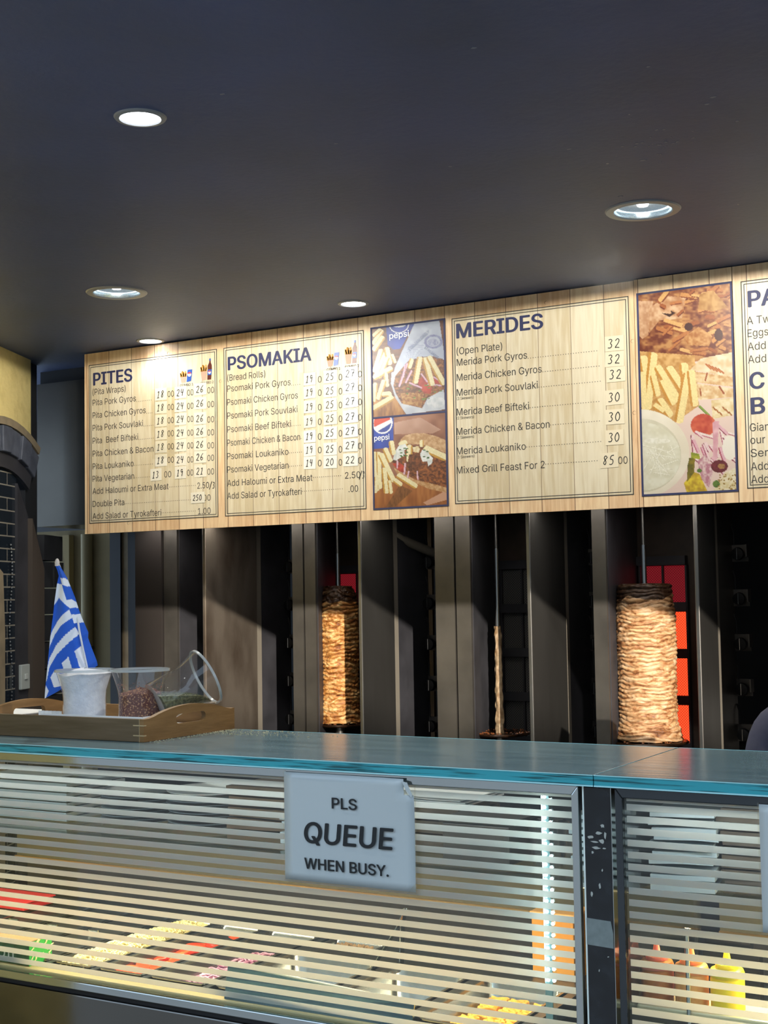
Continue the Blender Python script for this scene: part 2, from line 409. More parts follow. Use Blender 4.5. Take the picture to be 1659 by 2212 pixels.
# beads put in for the wavy reflection on the alcove tiles, wall switch
sw = thing('light_switch', 'white wall plate beside the tiled alcove behind the flag', 'switch', wp(.225, H-.265, .0))
mb = MB(); wprism(mb, [(.184, H-.31), (.184, H-.222), (.264, H-.222), (.264, H-.31)], -.004, .008); mb.done('plate', mat('switch_plastic', '#aab1ae', .4), sw, bevel=.003)
mb = MB(); wprism(mb, [(.212, H-.275), (.212, H-.255), (.236, H-.255), (.236, H-.275)], -.009, -.003); mb.done('rocker', mat('switch_plastic_b', '#b9bfbc', .35), sw, bevel=.002)
ch = MB()
for i in range(46):
    z = H+.20-i*.0125; s_ = .125+.012*math.sin(i*.21); p = Vector(wp(s_, z, .012))
    ch.lathe([(0, -.004), (.0035, -.002), (.0035, .002), (0, .004)], p, 6)
tag(ch.done('reflection_beads', mat('reflection_steel', '#8f8f8c', .3, .9)), 'wavy line of beads in place of a bright reflection on the dark alcove tiles', 'reflection')

# alcove at the back left: beige wall with a pipe, dark posts
slab('wall_alcove_back', -4.35, -3.755, 4.30, 4.36, 0, H+.29, M_beige)
mb = MB(); mb.prism([(-4.012, 0), (-4.006, H+.02), (-3.998, H+.06), (-4.004, H+.10), (-3.994, H+.14), (-4.002, H+.19), (-4.008, H+.27), (-3.972, H+.27), (-3.970, 0)], 4.27, 4.298); struct(mb.done('trim_9', mat('torn_render', '#a08f66', .8)))
pp = thing('wall_pipe', 'beige painted pipe with a clip running down the beige back wall', 'pipe', (-3.885, 4.28, .9))
MB().tube([(-3.885, 4.28, 0), (-3.885, 4.28, H+.27)], .024, 12).done('tube', mat('beige_pipe', '#9a8c66', .6), pp, smooth=True)
MB().lathe([(.025, -.006), (.029, -.004), (.029, .004), (.025, .006)], (-3.885, 4.28, H-.19), 14).done('clip', M_soot, pp)
slab('shade_strip0', -3.745, -3.69, 4.26, 4.34, 0, H+.29, M_dark)
slab('shade_strip1', -3.69, -3.66, 4.27, 4.31, 0, H+.29, M_edge_tan)
slab('shade_strip2', -3.66, -3.60, 4.27, 4.36, 0, H+.29, M_dark)

# ------------------------------------------------------------------ extraction hood, menu boards
hood = MB().box(-3.788, 3.0, 3.90, 4.95, H+.283, CZ-.05).done('extraction_hood', mat('hood_steel', '#6b6862', .3, .85, noise=(3, '#5d5b56', .3, .7), bump=(6, .04)))
tag(hood, 'brushed steel extraction hood under the dark ceiling behind the menu boards', 'extractor hood')
slab('shade_strip3', -3.79, 3.0, 3.92, 4.95, CZ-.05, CZ, M_dark)
BY = 3.70; BZ0, BZ1 = H+.2345, H+.8755
# printed wood: planks with seams
M_wood = bpy.data.materials.new('printed_wood'); M_wood.use_nodes = True
def wood_nodes(m, base, base2, seam, rough=.45):
    nt = m.node_tree; b = nt.nodes['Principled BSDF']; b.inputs['Roughness'].default_value = rough
    tc = nt.nodes.new('ShaderNodeTexCoord'); sx = nt.nodes.new('ShaderNodeSeparateXYZ'); nt.links.new(tc.outputs['Object'], sx.inputs[0])
    ad = nt.nodes.new('ShaderNodeMath'); ad.operation = 'ADD'; ad.inputs[1].default_value = 3.3556; nt.links.new(sx.outputs[0], ad.inputs[0])
    dv = nt.nodes.new('ShaderNodeMath'); dv.operation = 'DIVIDE'; dv.inputs[1].default_value = .1022; nt.links.new(ad.outputs[0], dv.inputs[0])
    fl = nt.nodes.new('ShaderNodeMath'); fl.operation = 'FLOOR'; nt.links.new(dv.outputs[0], fl.inputs[0])
    fr = nt.nodes.new('ShaderNodeMath'); fr.operation = 'FRACT'; nt.links.new(dv.outputs[0], fr.inputs[0])
    wn = nt.nodes.new('ShaderNodeTexWhiteNoise'); wn.noise_dimensions = '1D'; nt.links.new(fl.outputs[0], wn.inputs['W'])
    mp = nt.nodes.new('ShaderNodeMapping'); mp.inputs['Scale'].default_value = (26, 1, 2.2)
    av = nt.nodes.new('ShaderNodeVectorMath'); av.operation = 'ADD'; nt.links.new(tc.outputs['Object'], av.inputs[0])
    nt.links.new(wn.outputs['Color'], av.inputs[1]); nt.links.new(av.outputs[0], mp.inputs['Vector'])
    n = nt.nodes.new('ShaderNodeTexNoise'); n.inputs['Scale'].default_value = 3.0; n.inputs['Detail'].default_value = 5; n.inputs['Distortion'].default_value = .6
    nt.links.new(mp.outputs[0], n.inputs['Vector'])
    mx = nt.nodes.new('ShaderNodeMix'); mx.data_type = 'RGBA'; mx.inputs[6].default_value = (*lin(base), 1); mx.inputs[7].default_value = (*lin(base2), 1)
    mr = nt.nodes.new('ShaderNodeMapRange'); mr.inputs[1].default_value = .38; mr.inputs[2].default_value = .72
    a2 = nt.nodes.new('ShaderNodeMath'); a2.operation = 'MULTIPLY_ADD'; a2.inputs[1].default_value = .22; nt.links.new(wn.outputs['Value'], a2.inputs[0]); nt.links.new(n.outputs['Fac'], a2.inputs[2])
    s2 = nt.nodes.new('ShaderNodeMath'); s2.operation = 'SUBTRACT'; s2.inputs[1].default_value = .08; nt.links.new(a2.outputs[0], s2.inputs[0])
    nt.links.new(s2.outputs[0], mr.inputs[0]); nt.links.new(mr.outputs[0], mx.inputs[0])
    # seam
    lt = nt.nodes.new('ShaderNodeMath'); lt.operation = 'LESS_THAN'; lt.inputs[1].default_value = .022; nt.links.new(fr.outputs[0], lt.inputs[0])
    m3 = nt.nodes.new('ShaderNodeMix'); m3.data_type = 'RGBA'; nt.links.new(lt.outputs[0], m3.inputs[0]); nt.links.new(mx.outputs[2], m3.inputs[6]); m3.inputs[7].default_value = (*lin(seam), 1)
    nt.links.new(m3.outputs[2], b.inputs['Base Color'])
wood_nodes(M_wood, '#e8cda6', '#cfa880', '#75563e')
M_woodpale = bpy.data.materials.new('printed_pale_wood'); M_woodpale.use_nodes = True
wood_nodes(M_woodpale, '#dbd1b8', '#c8b897', '#96846a')
M_pic = mat('printed_photo', '#ffffff', .4, vcol=True)

boards = []
for nm, x0, x1, lb in (('left', -3.366, -1.3235, 'long left menu board of wood print with pita, bread roll and open plate prices'),
                       ('mid', -1.3215, -1.044, 'narrow menu board with a tall photo of meat, chips and dip'),
                       ('right', -1.042, .45, 'right menu board cut off by the photo edge')):
    o = thing('menu_board', lb, 'menu board', ((x0+x1)/2, BY, BZ0), 'wood print menu boards under the ceiling')
    MB().box(x0, x1, BY, BY+.012, BZ0, BZ1-(.002 if nm == 'left' else 0)).done('backing', M_wood, o)
    boards.append(o)
    for xx in (x0+.15, x1-.12): MB().box(xx-.02, xx+.02, BY+.012, 3.90, BZ1-.12, BZ1-.08).done('bracket', M_steel_d, o)
FZ0, FZ1 = H+.2703, H+.832
YP = BY-.0008
def frame_panel(bd, x0, x1):
    MB().box(x0, x1, YP, BY, FZ0, FZ1).done('menu_panel', M_woodpale, bd)
    mb = MB()
    for d, w in ((0, .0026), (.0078, .0022)):
        a0, a1, c0, c1 = x0+d, x1-d, FZ0+d, FZ1-d
        y0, y1 = YP-.0004, YP
        mb.box(a0, a1, y0, y1, c1-w, c1); mb.box(a0, a1, y0, y1, c0, c0+w); mb.box(a0, a0+w, y0, y1, c0+w, c1-w); mb.box(a1-w, a1, y0, y1, c0+w, c1-w)
    mb.done('border_line', M_text, bd)
frame_panel(boards[0], -3.345, -2.781); frame_panel(boards[0], -2.753, -2.209); frame_panel(boards[0], -1.899, -1.338); frame_panel(boards[2], -1.020, .40)
TXT= [('h', 'PITES', -3.3247, 2.3073, -3.1455, 0.0453),
 ('t', '(Pita Wraps)', -3.3274, 2.2742, -3.1759, 0.021),
 ('t', 'Pita Pork Gyros', -3.3276, 2.2361, -3.1299, 0.021),
 ('d', '.', -3.1263, 2.233, -3.0569, 0.0205),
 ('t', 'Pita Chicken Gyros', -3.3278, 2.1914, -3.0868, 0.021),
 ('d', '.', -3.0833, 2.1887, -3.0526, 0.0204),
 ('t', 'Pita Pork Souvlaki', -3.328, 2.1468, -3.099, 0.0209),
 ('d', '.', -3.0954, 2.1453, -3.0518, 0.0204),
 ('t', 'Pita  Beef Bifteki', -3.3283, 2.1012, -3.1213, 0.0209),
 ('d', '.', -3.1178, 2.1008, -3.051, 0.0204),
 ('t', 'Pita Chicken & Bacon', -3.3285, 2.0557, -3.0543, 0.0209),
 ('t', 'Pita Loukaniko', -3.3287, 2.0107, -3.1417, 0.0209),
 ('d', '.', -3.1381, 2.0121, -3.0529, 0.0204),
 ('t', 'Pita Vegetarian', -3.329, 1.9668, -3.1402, 0.0208),
 ('d', '.', -3.1366, 1.969, -3.0697, 0.0204),
 ('t', 'Add Haloumi or Extra Meat', -3.3292, 1.9233, -2.9896, 0.0208),
 ('d', '.', -2.9861, 1.929, -2.8725, 0.0201),
 ('t', 'Double Pita', -3.3294, 1.8784, -3.1846, 0.0208),
 ('d', '.', -3.181, 1.8815, -2.8956, 0.0204),
 ('t', 'Add Salad or Tyrokafteri', -3.3296, 1.8351, -3.0222, 0.0207),
 ('d', '.', -3.0188, 1.843, -2.8734, 0.0201),
 ('h', 'PSOMAKIA', -2.7361, 2.3048, -2.4052, 0.0461),
 ('t', '(Bread Rolls)', -2.7389, 2.2696, -2.5854, 0.0214),
 ('t', 'Psomaki Pork Gyros', -2.7394, 2.2333, -2.4861, 0.0213),
 ('d', '.', -2.4827, 2.2312, -2.4468, 0.0207),
 ('t', 'Psomaki Chicken Gyros', -2.7399, 2.1882, -2.4587, 0.0213),
 ('t', 'Psomaki Pork Souvlaki', -2.7405, 2.1433, -2.4605, 0.0212),
 ('t', 'Psomaki Beef Bifteki', -2.741, 2.0978, -2.4864, 0.0213),
 ('d', '.', -2.483, 2.0995, -2.4461, 0.0207),
 ('t', 'Psomaki Chicken & Bacon', -2.7415, 2.053, -2.4524, 0.0212),
 ('d', '.', -2.449, 2.0563, -2.4457, 0.0206),
 ('t', 'Psomaki Loukaniko', -2.7421, 2.0086, -2.4979, 0.0212),
 ('d', '.', -2.4945, 2.0126, -2.4463, 0.0206),
 ('t', 'Psomaki Vegetarian', -2.7426, 1.9643, -2.4985, 0.0212),
 ('d', '.', -2.4951, 1.9695, -2.4414, 0.0206),
 ('t', 'Add Haloumi or Extra Meat', -2.7432, 1.9195, -2.4073, 0.0212),
 ('d', '.', -2.4039, 1.9284, -2.2956, 0.0204),
 ('t', 'Add Salad or Tyrokafteri', -2.7437, 1.8772, -2.4494, 0.0212),
 ('d', '.', -2.4461, 1.8864, -2.2883, 0.0204),
 ('h', 'MERIDES', -1.884, 2.3191, -1.5998, 0.0462),
 ('t', '(Open Plate)', -1.8838, 2.2705, -1.7329, 0.0236),
 ('t', 'Merida Pork Gyros', -1.8845, 2.2362, -1.6532, 0.0224),
 ('d', '.', -1.65, 2.235, -1.4291, 0.0218),
 ('t', 'Merida Chicken Gyros', -1.8855, 2.1907, -1.6079, 0.0224),
 ('d', '.', -1.6047, 2.1909, -1.4285, 0.0217),
 ('t', 'Merida Pork Souvlaki', -1.8865, 2.1453, -1.6213, 0.0224),
 ('d', '.', -1.6182, 2.1469, -1.4285, 0.0217),
 ('t', '(3 Skewers)', -1.8868, 2.1335, -1.8306, 0.0083),
 ('t', 'Merida Beef Bifteki', -1.8878, 2.0864, -1.6506, 0.0224),
 ('d', '.', -1.6475, 2.0895, -1.4288, 0.0218),
 ('t', '(2 Skewers)', -1.8881, 2.0746, -1.8306, 0.0083),
 ('t', 'Merida Chicken & Bacon', -1.8891, 2.0276, -1.5874, 0.0223),
 ('d', '.', -1.5842, 2.0338, -1.4286, 0.0215),
 ('t', '(2 Skewers)', -1.8894, 2.0158, -1.8313, 0.0082),
 ('t', 'Merida Loukaniko', -1.8904, 1.9688, -1.664, 0.0223),
 ('d', '.', -1.6609, 1.975, -1.4301, 0.0217),
 ('t', '(3 Skewers)', -1.8907, 1.9571, -1.8313, 0.0082),
 ('t', 'Mixed Grill Feast For 2', -1.8917, 1.9113, -1.6056, 0.0223),
 ('d', '.', -1.6024, 1.9212, -1.4434, 0.0215),
 ('h', 'PA', -1.0022, 2.3086, -0.9227, 0.0487),
 ('t', 'A Tw', -1.0065, 2.2622, -0.9432, 0.0236),
 ('t', 'Eggs', -1.0054, 2.228, -0.9498, 0.0222),
 ('t', 'Add', -1.0065, 2.1919, -0.9578, 0.0222),
 ('t', 'Add', -1.0066, 2.1569, -0.9576, 0.0222),
 ('h', 'C', -1.0053, 2.0868, -0.964, 0.0456),
 ('h', 'B', -1.0033, 2.0188, -0.9649, 0.0469),
 ('t', 'Gian', -1.0076, 1.9735, -0.9555, 0.0206),
 ('t', 'our', -1.0073, 1.9397, -0.9675, 0.0207),
 ('t', 'Ser', -1.0076, 1.9044, -0.9605, 0.0207),
 ('t', 'Add', -1.0082, 1.8686, -0.9603, 0.0207),
 ('t', 'Add', -1.0085, 1.8342, -0.9614, 0.0206)]
NUM= [('n', '18', -3.0381, -3.0042, 2.2383, 0.0241, True), ('p', '00', -2.9908, -2.9636, 2.2379, 0.0203, False), ('n', '24', -2.9532, -2.9199, 2.237, 0.0238, True), ('p', '00', -2.9062, -2.8807, 2.2352, 0.02, False), ('n', '26', -2.8698, -2.8354, 2.2411, 0.0236, True), ('p', '00', -2.8215, -2.7936, 2.2355, 0.0198, False), ('n', '18', -3.0385, -3.0046, 2.1926, 0.024, True), ('p', '00', -2.9912, -2.964, 2.1925, 0.0202, False), ('n', '24', -2.9537, -2.9204, 2.1912, 0.0238, True), ('p', '00', -2.9067, -2.8811, 2.1897, 0.02, False), ('n', '26', -2.8703, -2.836, 2.1935, 0.0235, True), ('p', '00', -2.822, -2.7941, 2.1881, 0.0199, False), ('n', '18', -3.0389, -3.005, 2.1475, 0.0239, True), ('p', '00', -2.9916, -2.9645, 2.1475, 0.0202, False), ('n', '24', -2.9541, -2.9208, 2.1465, 0.0237, True), ('p', '00', -2.9072, -2.8816, 2.1451, 0.02, False), ('n', '26', -2.8709, -2.8365, 2.1423, 0.0236, True), ('p', '00', -2.8226, -2.7947, 2.1372, 0.0198, False), ('n', '18', -3.0392, -3.0054, 2.1023, 0.024, True), ('p', '00', -2.992, -2.9649, 2.1026, 0.0202, False), ('n', '24', -2.9545, -2.9213, 2.0999, 0.0237, True), ('p', '00', -2.9076, -2.8821, 2.0988, 0.02, False), ('n', '26', -2.8713, -2.837, 2.0984, 0.0236, True), ('p', '00', -2.8231, -2.7952, 2.0936, 0.0198, False), ('n', '18', -3.0396, -3.0058, 2.0577, 0.0239, True), ('p', '00', -2.9925, -2.9653, 2.0582, 0.0202, False), ('n', '24', -2.955, -2.9217, 2.0566, 0.0237, True), ('p', '00', -2.9081, -2.8825, 2.0557, 0.02, False), ('n', '26', -2.8718, -2.8375, 2.0546, 0.0235, True), ('p', '00', -2.8235, -2.7957, 2.05, 0.0198, False), ('n', '18', -3.04, -3.0062, 2.0118, 0.0239, True), ('p', '00', -2.9929, -2.9657, 2.0125, 0.0201, False), ('n', '24', -2.9554, -2.9222, 2.0088, 0.0237, True), ('p', '00', -2.9085, -2.883, 2.0081, 0.02, False), ('n', '26', -2.8722, -2.8379, 2.0126, 0.0235, True), ('p', '00', -2.824, -2.7962, 2.0082, 0.0198, False), ('n', '13', -3.0603, -3.0299, 1.9638, 0.0239, True), ('p', '00', -3.0078, -2.9777, 1.964, 0.0201, False), ('n', '19', -2.9547, -2.9249, 1.9646, 0.0236, True), ('p', '00', -2.9101, -2.8835, 1.9638, 0.02, False), ('n', '21', -2.8722, -2.8385, 1.9653, 0.0234, True), ('p', '00', -2.8245, -2.7967, 1.9625, 0.0197, False), ('p', '2.50', -2.867, -2.8183, 1.9181, 0.0198, False), ('n', '/3', -2.8184, -2.7928, 1.9151, 0.0224, False), ('n', '250', -2.8872, -2.8467, 1.8782, 0.0198, True), ('p', '00', -2.8422, -2.8121, 1.876, 0.0197, False), ('p', '1.00', -2.8651, -2.8126, 1.8322, 0.0197, False), ('n', '19', -2.4284, -2.3995, 2.2348, 0.0234, True), ('p', '0', -2.3814, -2.3671, 2.2314, 0.0196, False), ('n', '25', -2.3528, -2.3196, 2.2348, 0.0233, True), ('p', '0', -2.3034, -2.2904, 2.2312, 0.0194, False), ('n', '27', -2.2795, -2.242, 2.2387, 0.023, True), ('p', '0', -2.2314, -2.2176, 2.2342, 0.0192, False), ('n', '19', -2.4291, -2.4002, 2.1918, 0.0234, True), ('p', '0', -2.3821, -2.3678, 2.1886, 0.0196, False), ('n', '25', -2.3536, -2.3203, 2.1899, 0.0231, True), ('p', '0', -2.3041, -2.2912, 2.1865, 0.0193, False), ('n', '27', -2.2803, -2.2428, 2.195, 0.023, True), ('p', '0', -2.2322, -2.2184, 2.1907, 0.0192, False), ('n', '19', -2.4298, -2.401, 2.145, 0.0234, True), ('p', '0', -2.3829, -2.3686, 2.1421, 0.0196, False), ('n', '25', -2.3543, -2.3211, 2.1458, 0.0232, True), ('p', '0', -2.3049, -2.2919, 2.1427, 0.0193, False), ('n', '27', -2.2811, -2.2436, 2.1504, 0.023, True), ('p', '0', -2.233, -2.2192, 2.1464, 0.0192, False), ('n', '19', -2.4305, -2.4017, 2.0983, 0.0234, True), ('p', '0', -2.3836, -2.3693, 2.0957, 0.0195, False), ('n', '25', -2.355, -2.3218, 2.1019, 0.0231, True), ('p', '0', -2.3056, -2.2927, 2.099, 0.0193, False), ('n', '27', -2.2819, -2.2445, 2.1017, 0.023, True), ('p', '0', -2.2339, -2.2201, 2.098, 0.0191, False), ('n', '19', -2.4313, -2.4025, 2.0508, 0.0233, True), ('p', '0', -2.3844, -2.3701, 2.0484, 0.0195, False), ('n', '25', -2.3558, -2.3226, 2.0556, 0.0231, True), ('p', '0', -2.3064, -2.2935, 2.053, 0.0193, False), ('n', '27', -2.2827, -2.2453, 2.0563, 0.0229, True), ('p', '0', -2.2347, -2.2209, 2.0528, 0.0192, False), ('n', '19', -2.432, -2.4032, 2.0075, 0.0232, True), ('p', '0', -2.3851, -2.3708, 2.0053, 0.0195, False), ('n', '25', -2.3566, -2.3235, 2.0048, 0.0231, True), ('p', '0', -2.3073, -2.2944, 2.0025, 0.0192, False), ('n', '27', -2.2835, -2.2461, 2.0114, 0.0229, True), ('p', '0', -2.2355, -2.2217, 2.0082, 0.0191, False), ('n', '14', -2.4326, -2.4039, 1.9656, 0.0232, True), ('p', '0', -2.3858, -2.3715, 1.9636, 0.0195, False), ('n', '20', -2.3573, -2.3242, 1.9633, 0.023, True), ('p', '0', -2.308, -2.2951, 1.9612, 0.0192, False), ('n', '22', -2.2843, -2.2469, 1.9657, 0.0228, True), ('p', '0', -2.2363, -2.2226, 1.9627, 0.0191, False), ('p', '2.50', -2.2851, -2.2292, 1.9186, 0.0219, False), ('n', '/3', -2.2345, -2.2129, 1.9157, 0.0227, False), ('p', '.00', -2.2725, -2.2379, 1.8759, 0.02, False), ('n', '32', -1.4054, -1.3646, 2.2383, 0.0268, True), ('n', '32', -1.4066, -1.3658, 2.1938, 0.0267, True), ('n', '32', -1.4031, -1.363, 2.15, 0.0267, True), ('n', '30', -1.4079, -1.3689, 2.0853, 0.0267, True), ('n', '30', -1.4094, -1.3693, 2.0299, 0.0266, True), ('n', '30', -1.411, -1.3732, 1.9718, 0.0265, True), ('n', '85', -1.4292, -1.3912, 1.9081, 0.0266, True), ('p', '00', -1.3814, -1.3537, 1.909, 0.0209, False)]
YT = YP-.0006
def pidx(x): return 0 if x < -2.77 else (1 if x < -2.2 else (2 if x < -1.33 else 3))
line = None
for k, s, x0, zb, x1, cap in TXT:
    i = pidx(x0); bd = boards[0] if i < 3 else boards[2]
    if k != 'd' and line is not None: line.done('menu_line', M_text, lbd); line = None
    if k == 'h':
        hd = MB(); put_text(hd, s, x0, zb, x1, .0452, YT, bold=.05); hd.done('heading', M_navy, bd)
    elif k == 't':
        line = MB(); lbd = bd; put_text(line, s, x0, zb, x1, cap if cap < .012 else .0212, YT)
    else:
        x = x0
        while x < x1:
            line.prism([(x+.0013*math.cos(t*1.047), zb+.0012+.0013*math.sin(t*1.047)) for t in range(6)], YT, YT+.0003); x += .0079
line.done('menu_line', M_text, lbd)
for k, s, x0, x1, zb, h, sl in NUM:
    if k == 'p':
        line = MB(); put_text(line, s, x0, zb, x1, .0205, YT); line.done('printed_price', M_text, boards[0])
M_slip = [mat('price_slip_a', '#e2dccb', .3, coat=.4, bump=(45, .18)), mat('price_slip_b', '#e6e4dc', .25, coat=.4, bump=(45, .22)), mat('price_slip_c', '#ddd2b8', .4, bump=(30, .08))]
M_pen = mat('marker_ink', '#20211f', .5)
for k, s, x0, x1, zb, h, sl in NUM:
    if k != 'n': continue
    i = pidx(x0)
    if sl:
        r = random.uniform(-.03, .03); cx_ = (x0+x1)/2+.002; cz_ = zb+h/2; hw, hh = ((x1-x0)/2+.0085, h/2+.0085) if i != 2 else ((x1-x0)/2+.008, h/2+.008)
        P = [(-hw, -hh), (hw, -hh), (hw, hh), (-hw, hh)]
        P = [(cx_+a*math.cos(r)-b_*math.sin(r), cz_+a*math.sin(r)+b_*math.cos(r)) for a, b_ in P]
        yy = YT-.0008-random.random()*.0005
        sp = MB().prism(P, yy, YT+.0005).done('price_slip', M_slip[i], boards[0])
        mb = MB(); hand(mb, s, x0, zb, x1, h, yy-.0003, .0026); mb.done('handwritten_price', M_pen, sp)
    else:
        mb = MB(); hand(mb, s, x0, zb, x1, h, YT-.0003, .0024); mb.done('handwritten_price', M_pen, boards[0])
# clear tape over the first two price columns
for x0, x1, z0, z1 in ((-2.449, -2.388, 2.08, 2.27), (-2.372, -2.30, 2.09, 2.27), (-3.058, -2.955, 2.03, 2.27)):
    n = 26; mb = MB(); vs = []
    for j in range(n+1):
        for i in range(9):
            vs.append((x0+(x1-x0)*i/8, YT-.0032-.0016*mnoise.noise(Vector((i*.9, j*.8, x0*9))), z0+(z1-z0)*j/n))
    mb.add(vs, [(j*9+i, j*9+i+1, (j+1)*9+i+1, (j+1)*9+i) for j in range(n) for i in range(8)])
    mb.done('clear_tape', M_tape, boards[0], smooth=True)
for x, z, bd in ((-2.9865, H+.8386, 0), (-3.1671, H+.2653, 0), (-2.767, H+.7218, 0), (-1.5891, H+.8433, 0), (-1.3295, H+.7026, 0), (-1.2994, H+.7047, 1), (-1.33, H+.50, 0)):
    MB().lathe([(0, -.0035), (.004, -.003), (.0055, 0)], n=10, M=Matrix.Translation((x, BY-.001, z)) @ Matrix.Rotation(math.pi/2, 4, 'X')).done('screw', M_steel_d, boards[bd], smooth=True)

# combo icons: paper cup of chips with a can or a bottle
M_kraft = mat('print_kraft', '#c39a86', .6); M_chip = mat('print_chips', '#dfa23c', .6, noise=(300, '#c07f22', .4, .6)); M_blue = mat('print_blue', '#2a55ad', .4); M_red = mat('print_red', '#b73340', .4); M_cola = mat('print_cola', '#5a2620', .4)
def icon(x0, z0, w, h, bottle):
    y = YT
    mb = MB(); mb.prism([(x0+w*.12, z0), (x0+w*.42, z0), (x0+w*.52, z0+h*.45), (x0+w*.02, z0+h*.45)], y-.0004, y); mb.done('printed_cup', M_kraft, boards[0])
    mb = MB()
    for i in range(9):
        a = x0+w*(.02+.055*i); t = .12*math.sin(i*2.3); hh = h*(.30+.12*math.sin(i*1.7))
        if bottle: hh *= .75
        mb.prism([(a, z0+h*.42), (a+w*.09, z0+h*.42), (a+w*(.09+t), z0+h*.42+hh), (a+w*t, z0+h*.42+hh)], y-.0008, y-.0005)
    mb.done('printed_chips', M_chip, boards[0])
    if not bottle:
        mb = MB(); mb.prism([(x0+w*.54, z0), (x0+w*.9, z0+.002), (x0+w, z0+h*.9), (x0+w*.62, z0+h*.9)], y-.0004, y); mb.done('printed_can', M_blue, boards[0])
        cx_, cz_, r = x0+w*.78, z0+h*.55, w*.15
    else:
        mb = MB(); X = lambda t: x0+w*t
        mb.prism([(X(.56), z0), (X(.86), z0), (X(.93), z0+h*.5), (X(.92), z0+h*.68), (X(.84), z0+h*.82), (X(.84), z0+h*.9), (X(.74), z0+h*.9), (X(.72), z0+h*.82), (X(.6), z0+h*.66), (X(.6), z0+h*.5)], y-.0004, y)
        mb.done('printed_bottle', M_cola, boards[0])
        mb = MB(); mb.prism([(X(.575), z0+h*.22), (X(.895), z0+h*.22), (X(.925), z0+h*.48), (X(.6), z0+h*.48)], y-.0008, y-.0004); mb.prism([(X(.73), z0+h*.9), (X(.85), z0+h*.9), (X(.85), z0+h), (X(.74), z0+h)], y-.0008, y-.0004)
        mb.done('printed_label', M_blue, boards[0]); cx_, cz_, r = X(.75), z0+h*.35, w*.11
    mb = MB(); mb.prism([(cx_+r*math.cos(a*.4189), cz_+r*math.sin(a*.4189)) for a in range(15)], y-.0012, y-.0008); mb.done('printed_badge', M_white, boards[0])
    mb = MB(); mb.prism([(cx_+r*.95*math.cos(a*.35), cz_+r*.25+r*.7*math.sin(a*.35)) for a in range(10)], y-.0016, y-.0012); mb.done('printed_badge_top', M_red, boards[0])
for x, z, w, h, bt, s in ((-2.937, 2.282, .053, .046, 0, 'COMBO 1'), (-2.850, 2.2815, .052, .071, 1, 'COMBO 2'), (-2.347, 2.279, .047, .047, 0, 'COMBO 1'), (-2.279, 2.281, .048, .072, 1, 'COMBO 2')):
    icon(x, z, w, h, bt)
    mb = MB(); put_text(mb, s, x, z-.0135, x+w+.003, .0085, YT, bold=.02); mb.done('lettering', M_text, boards[0])

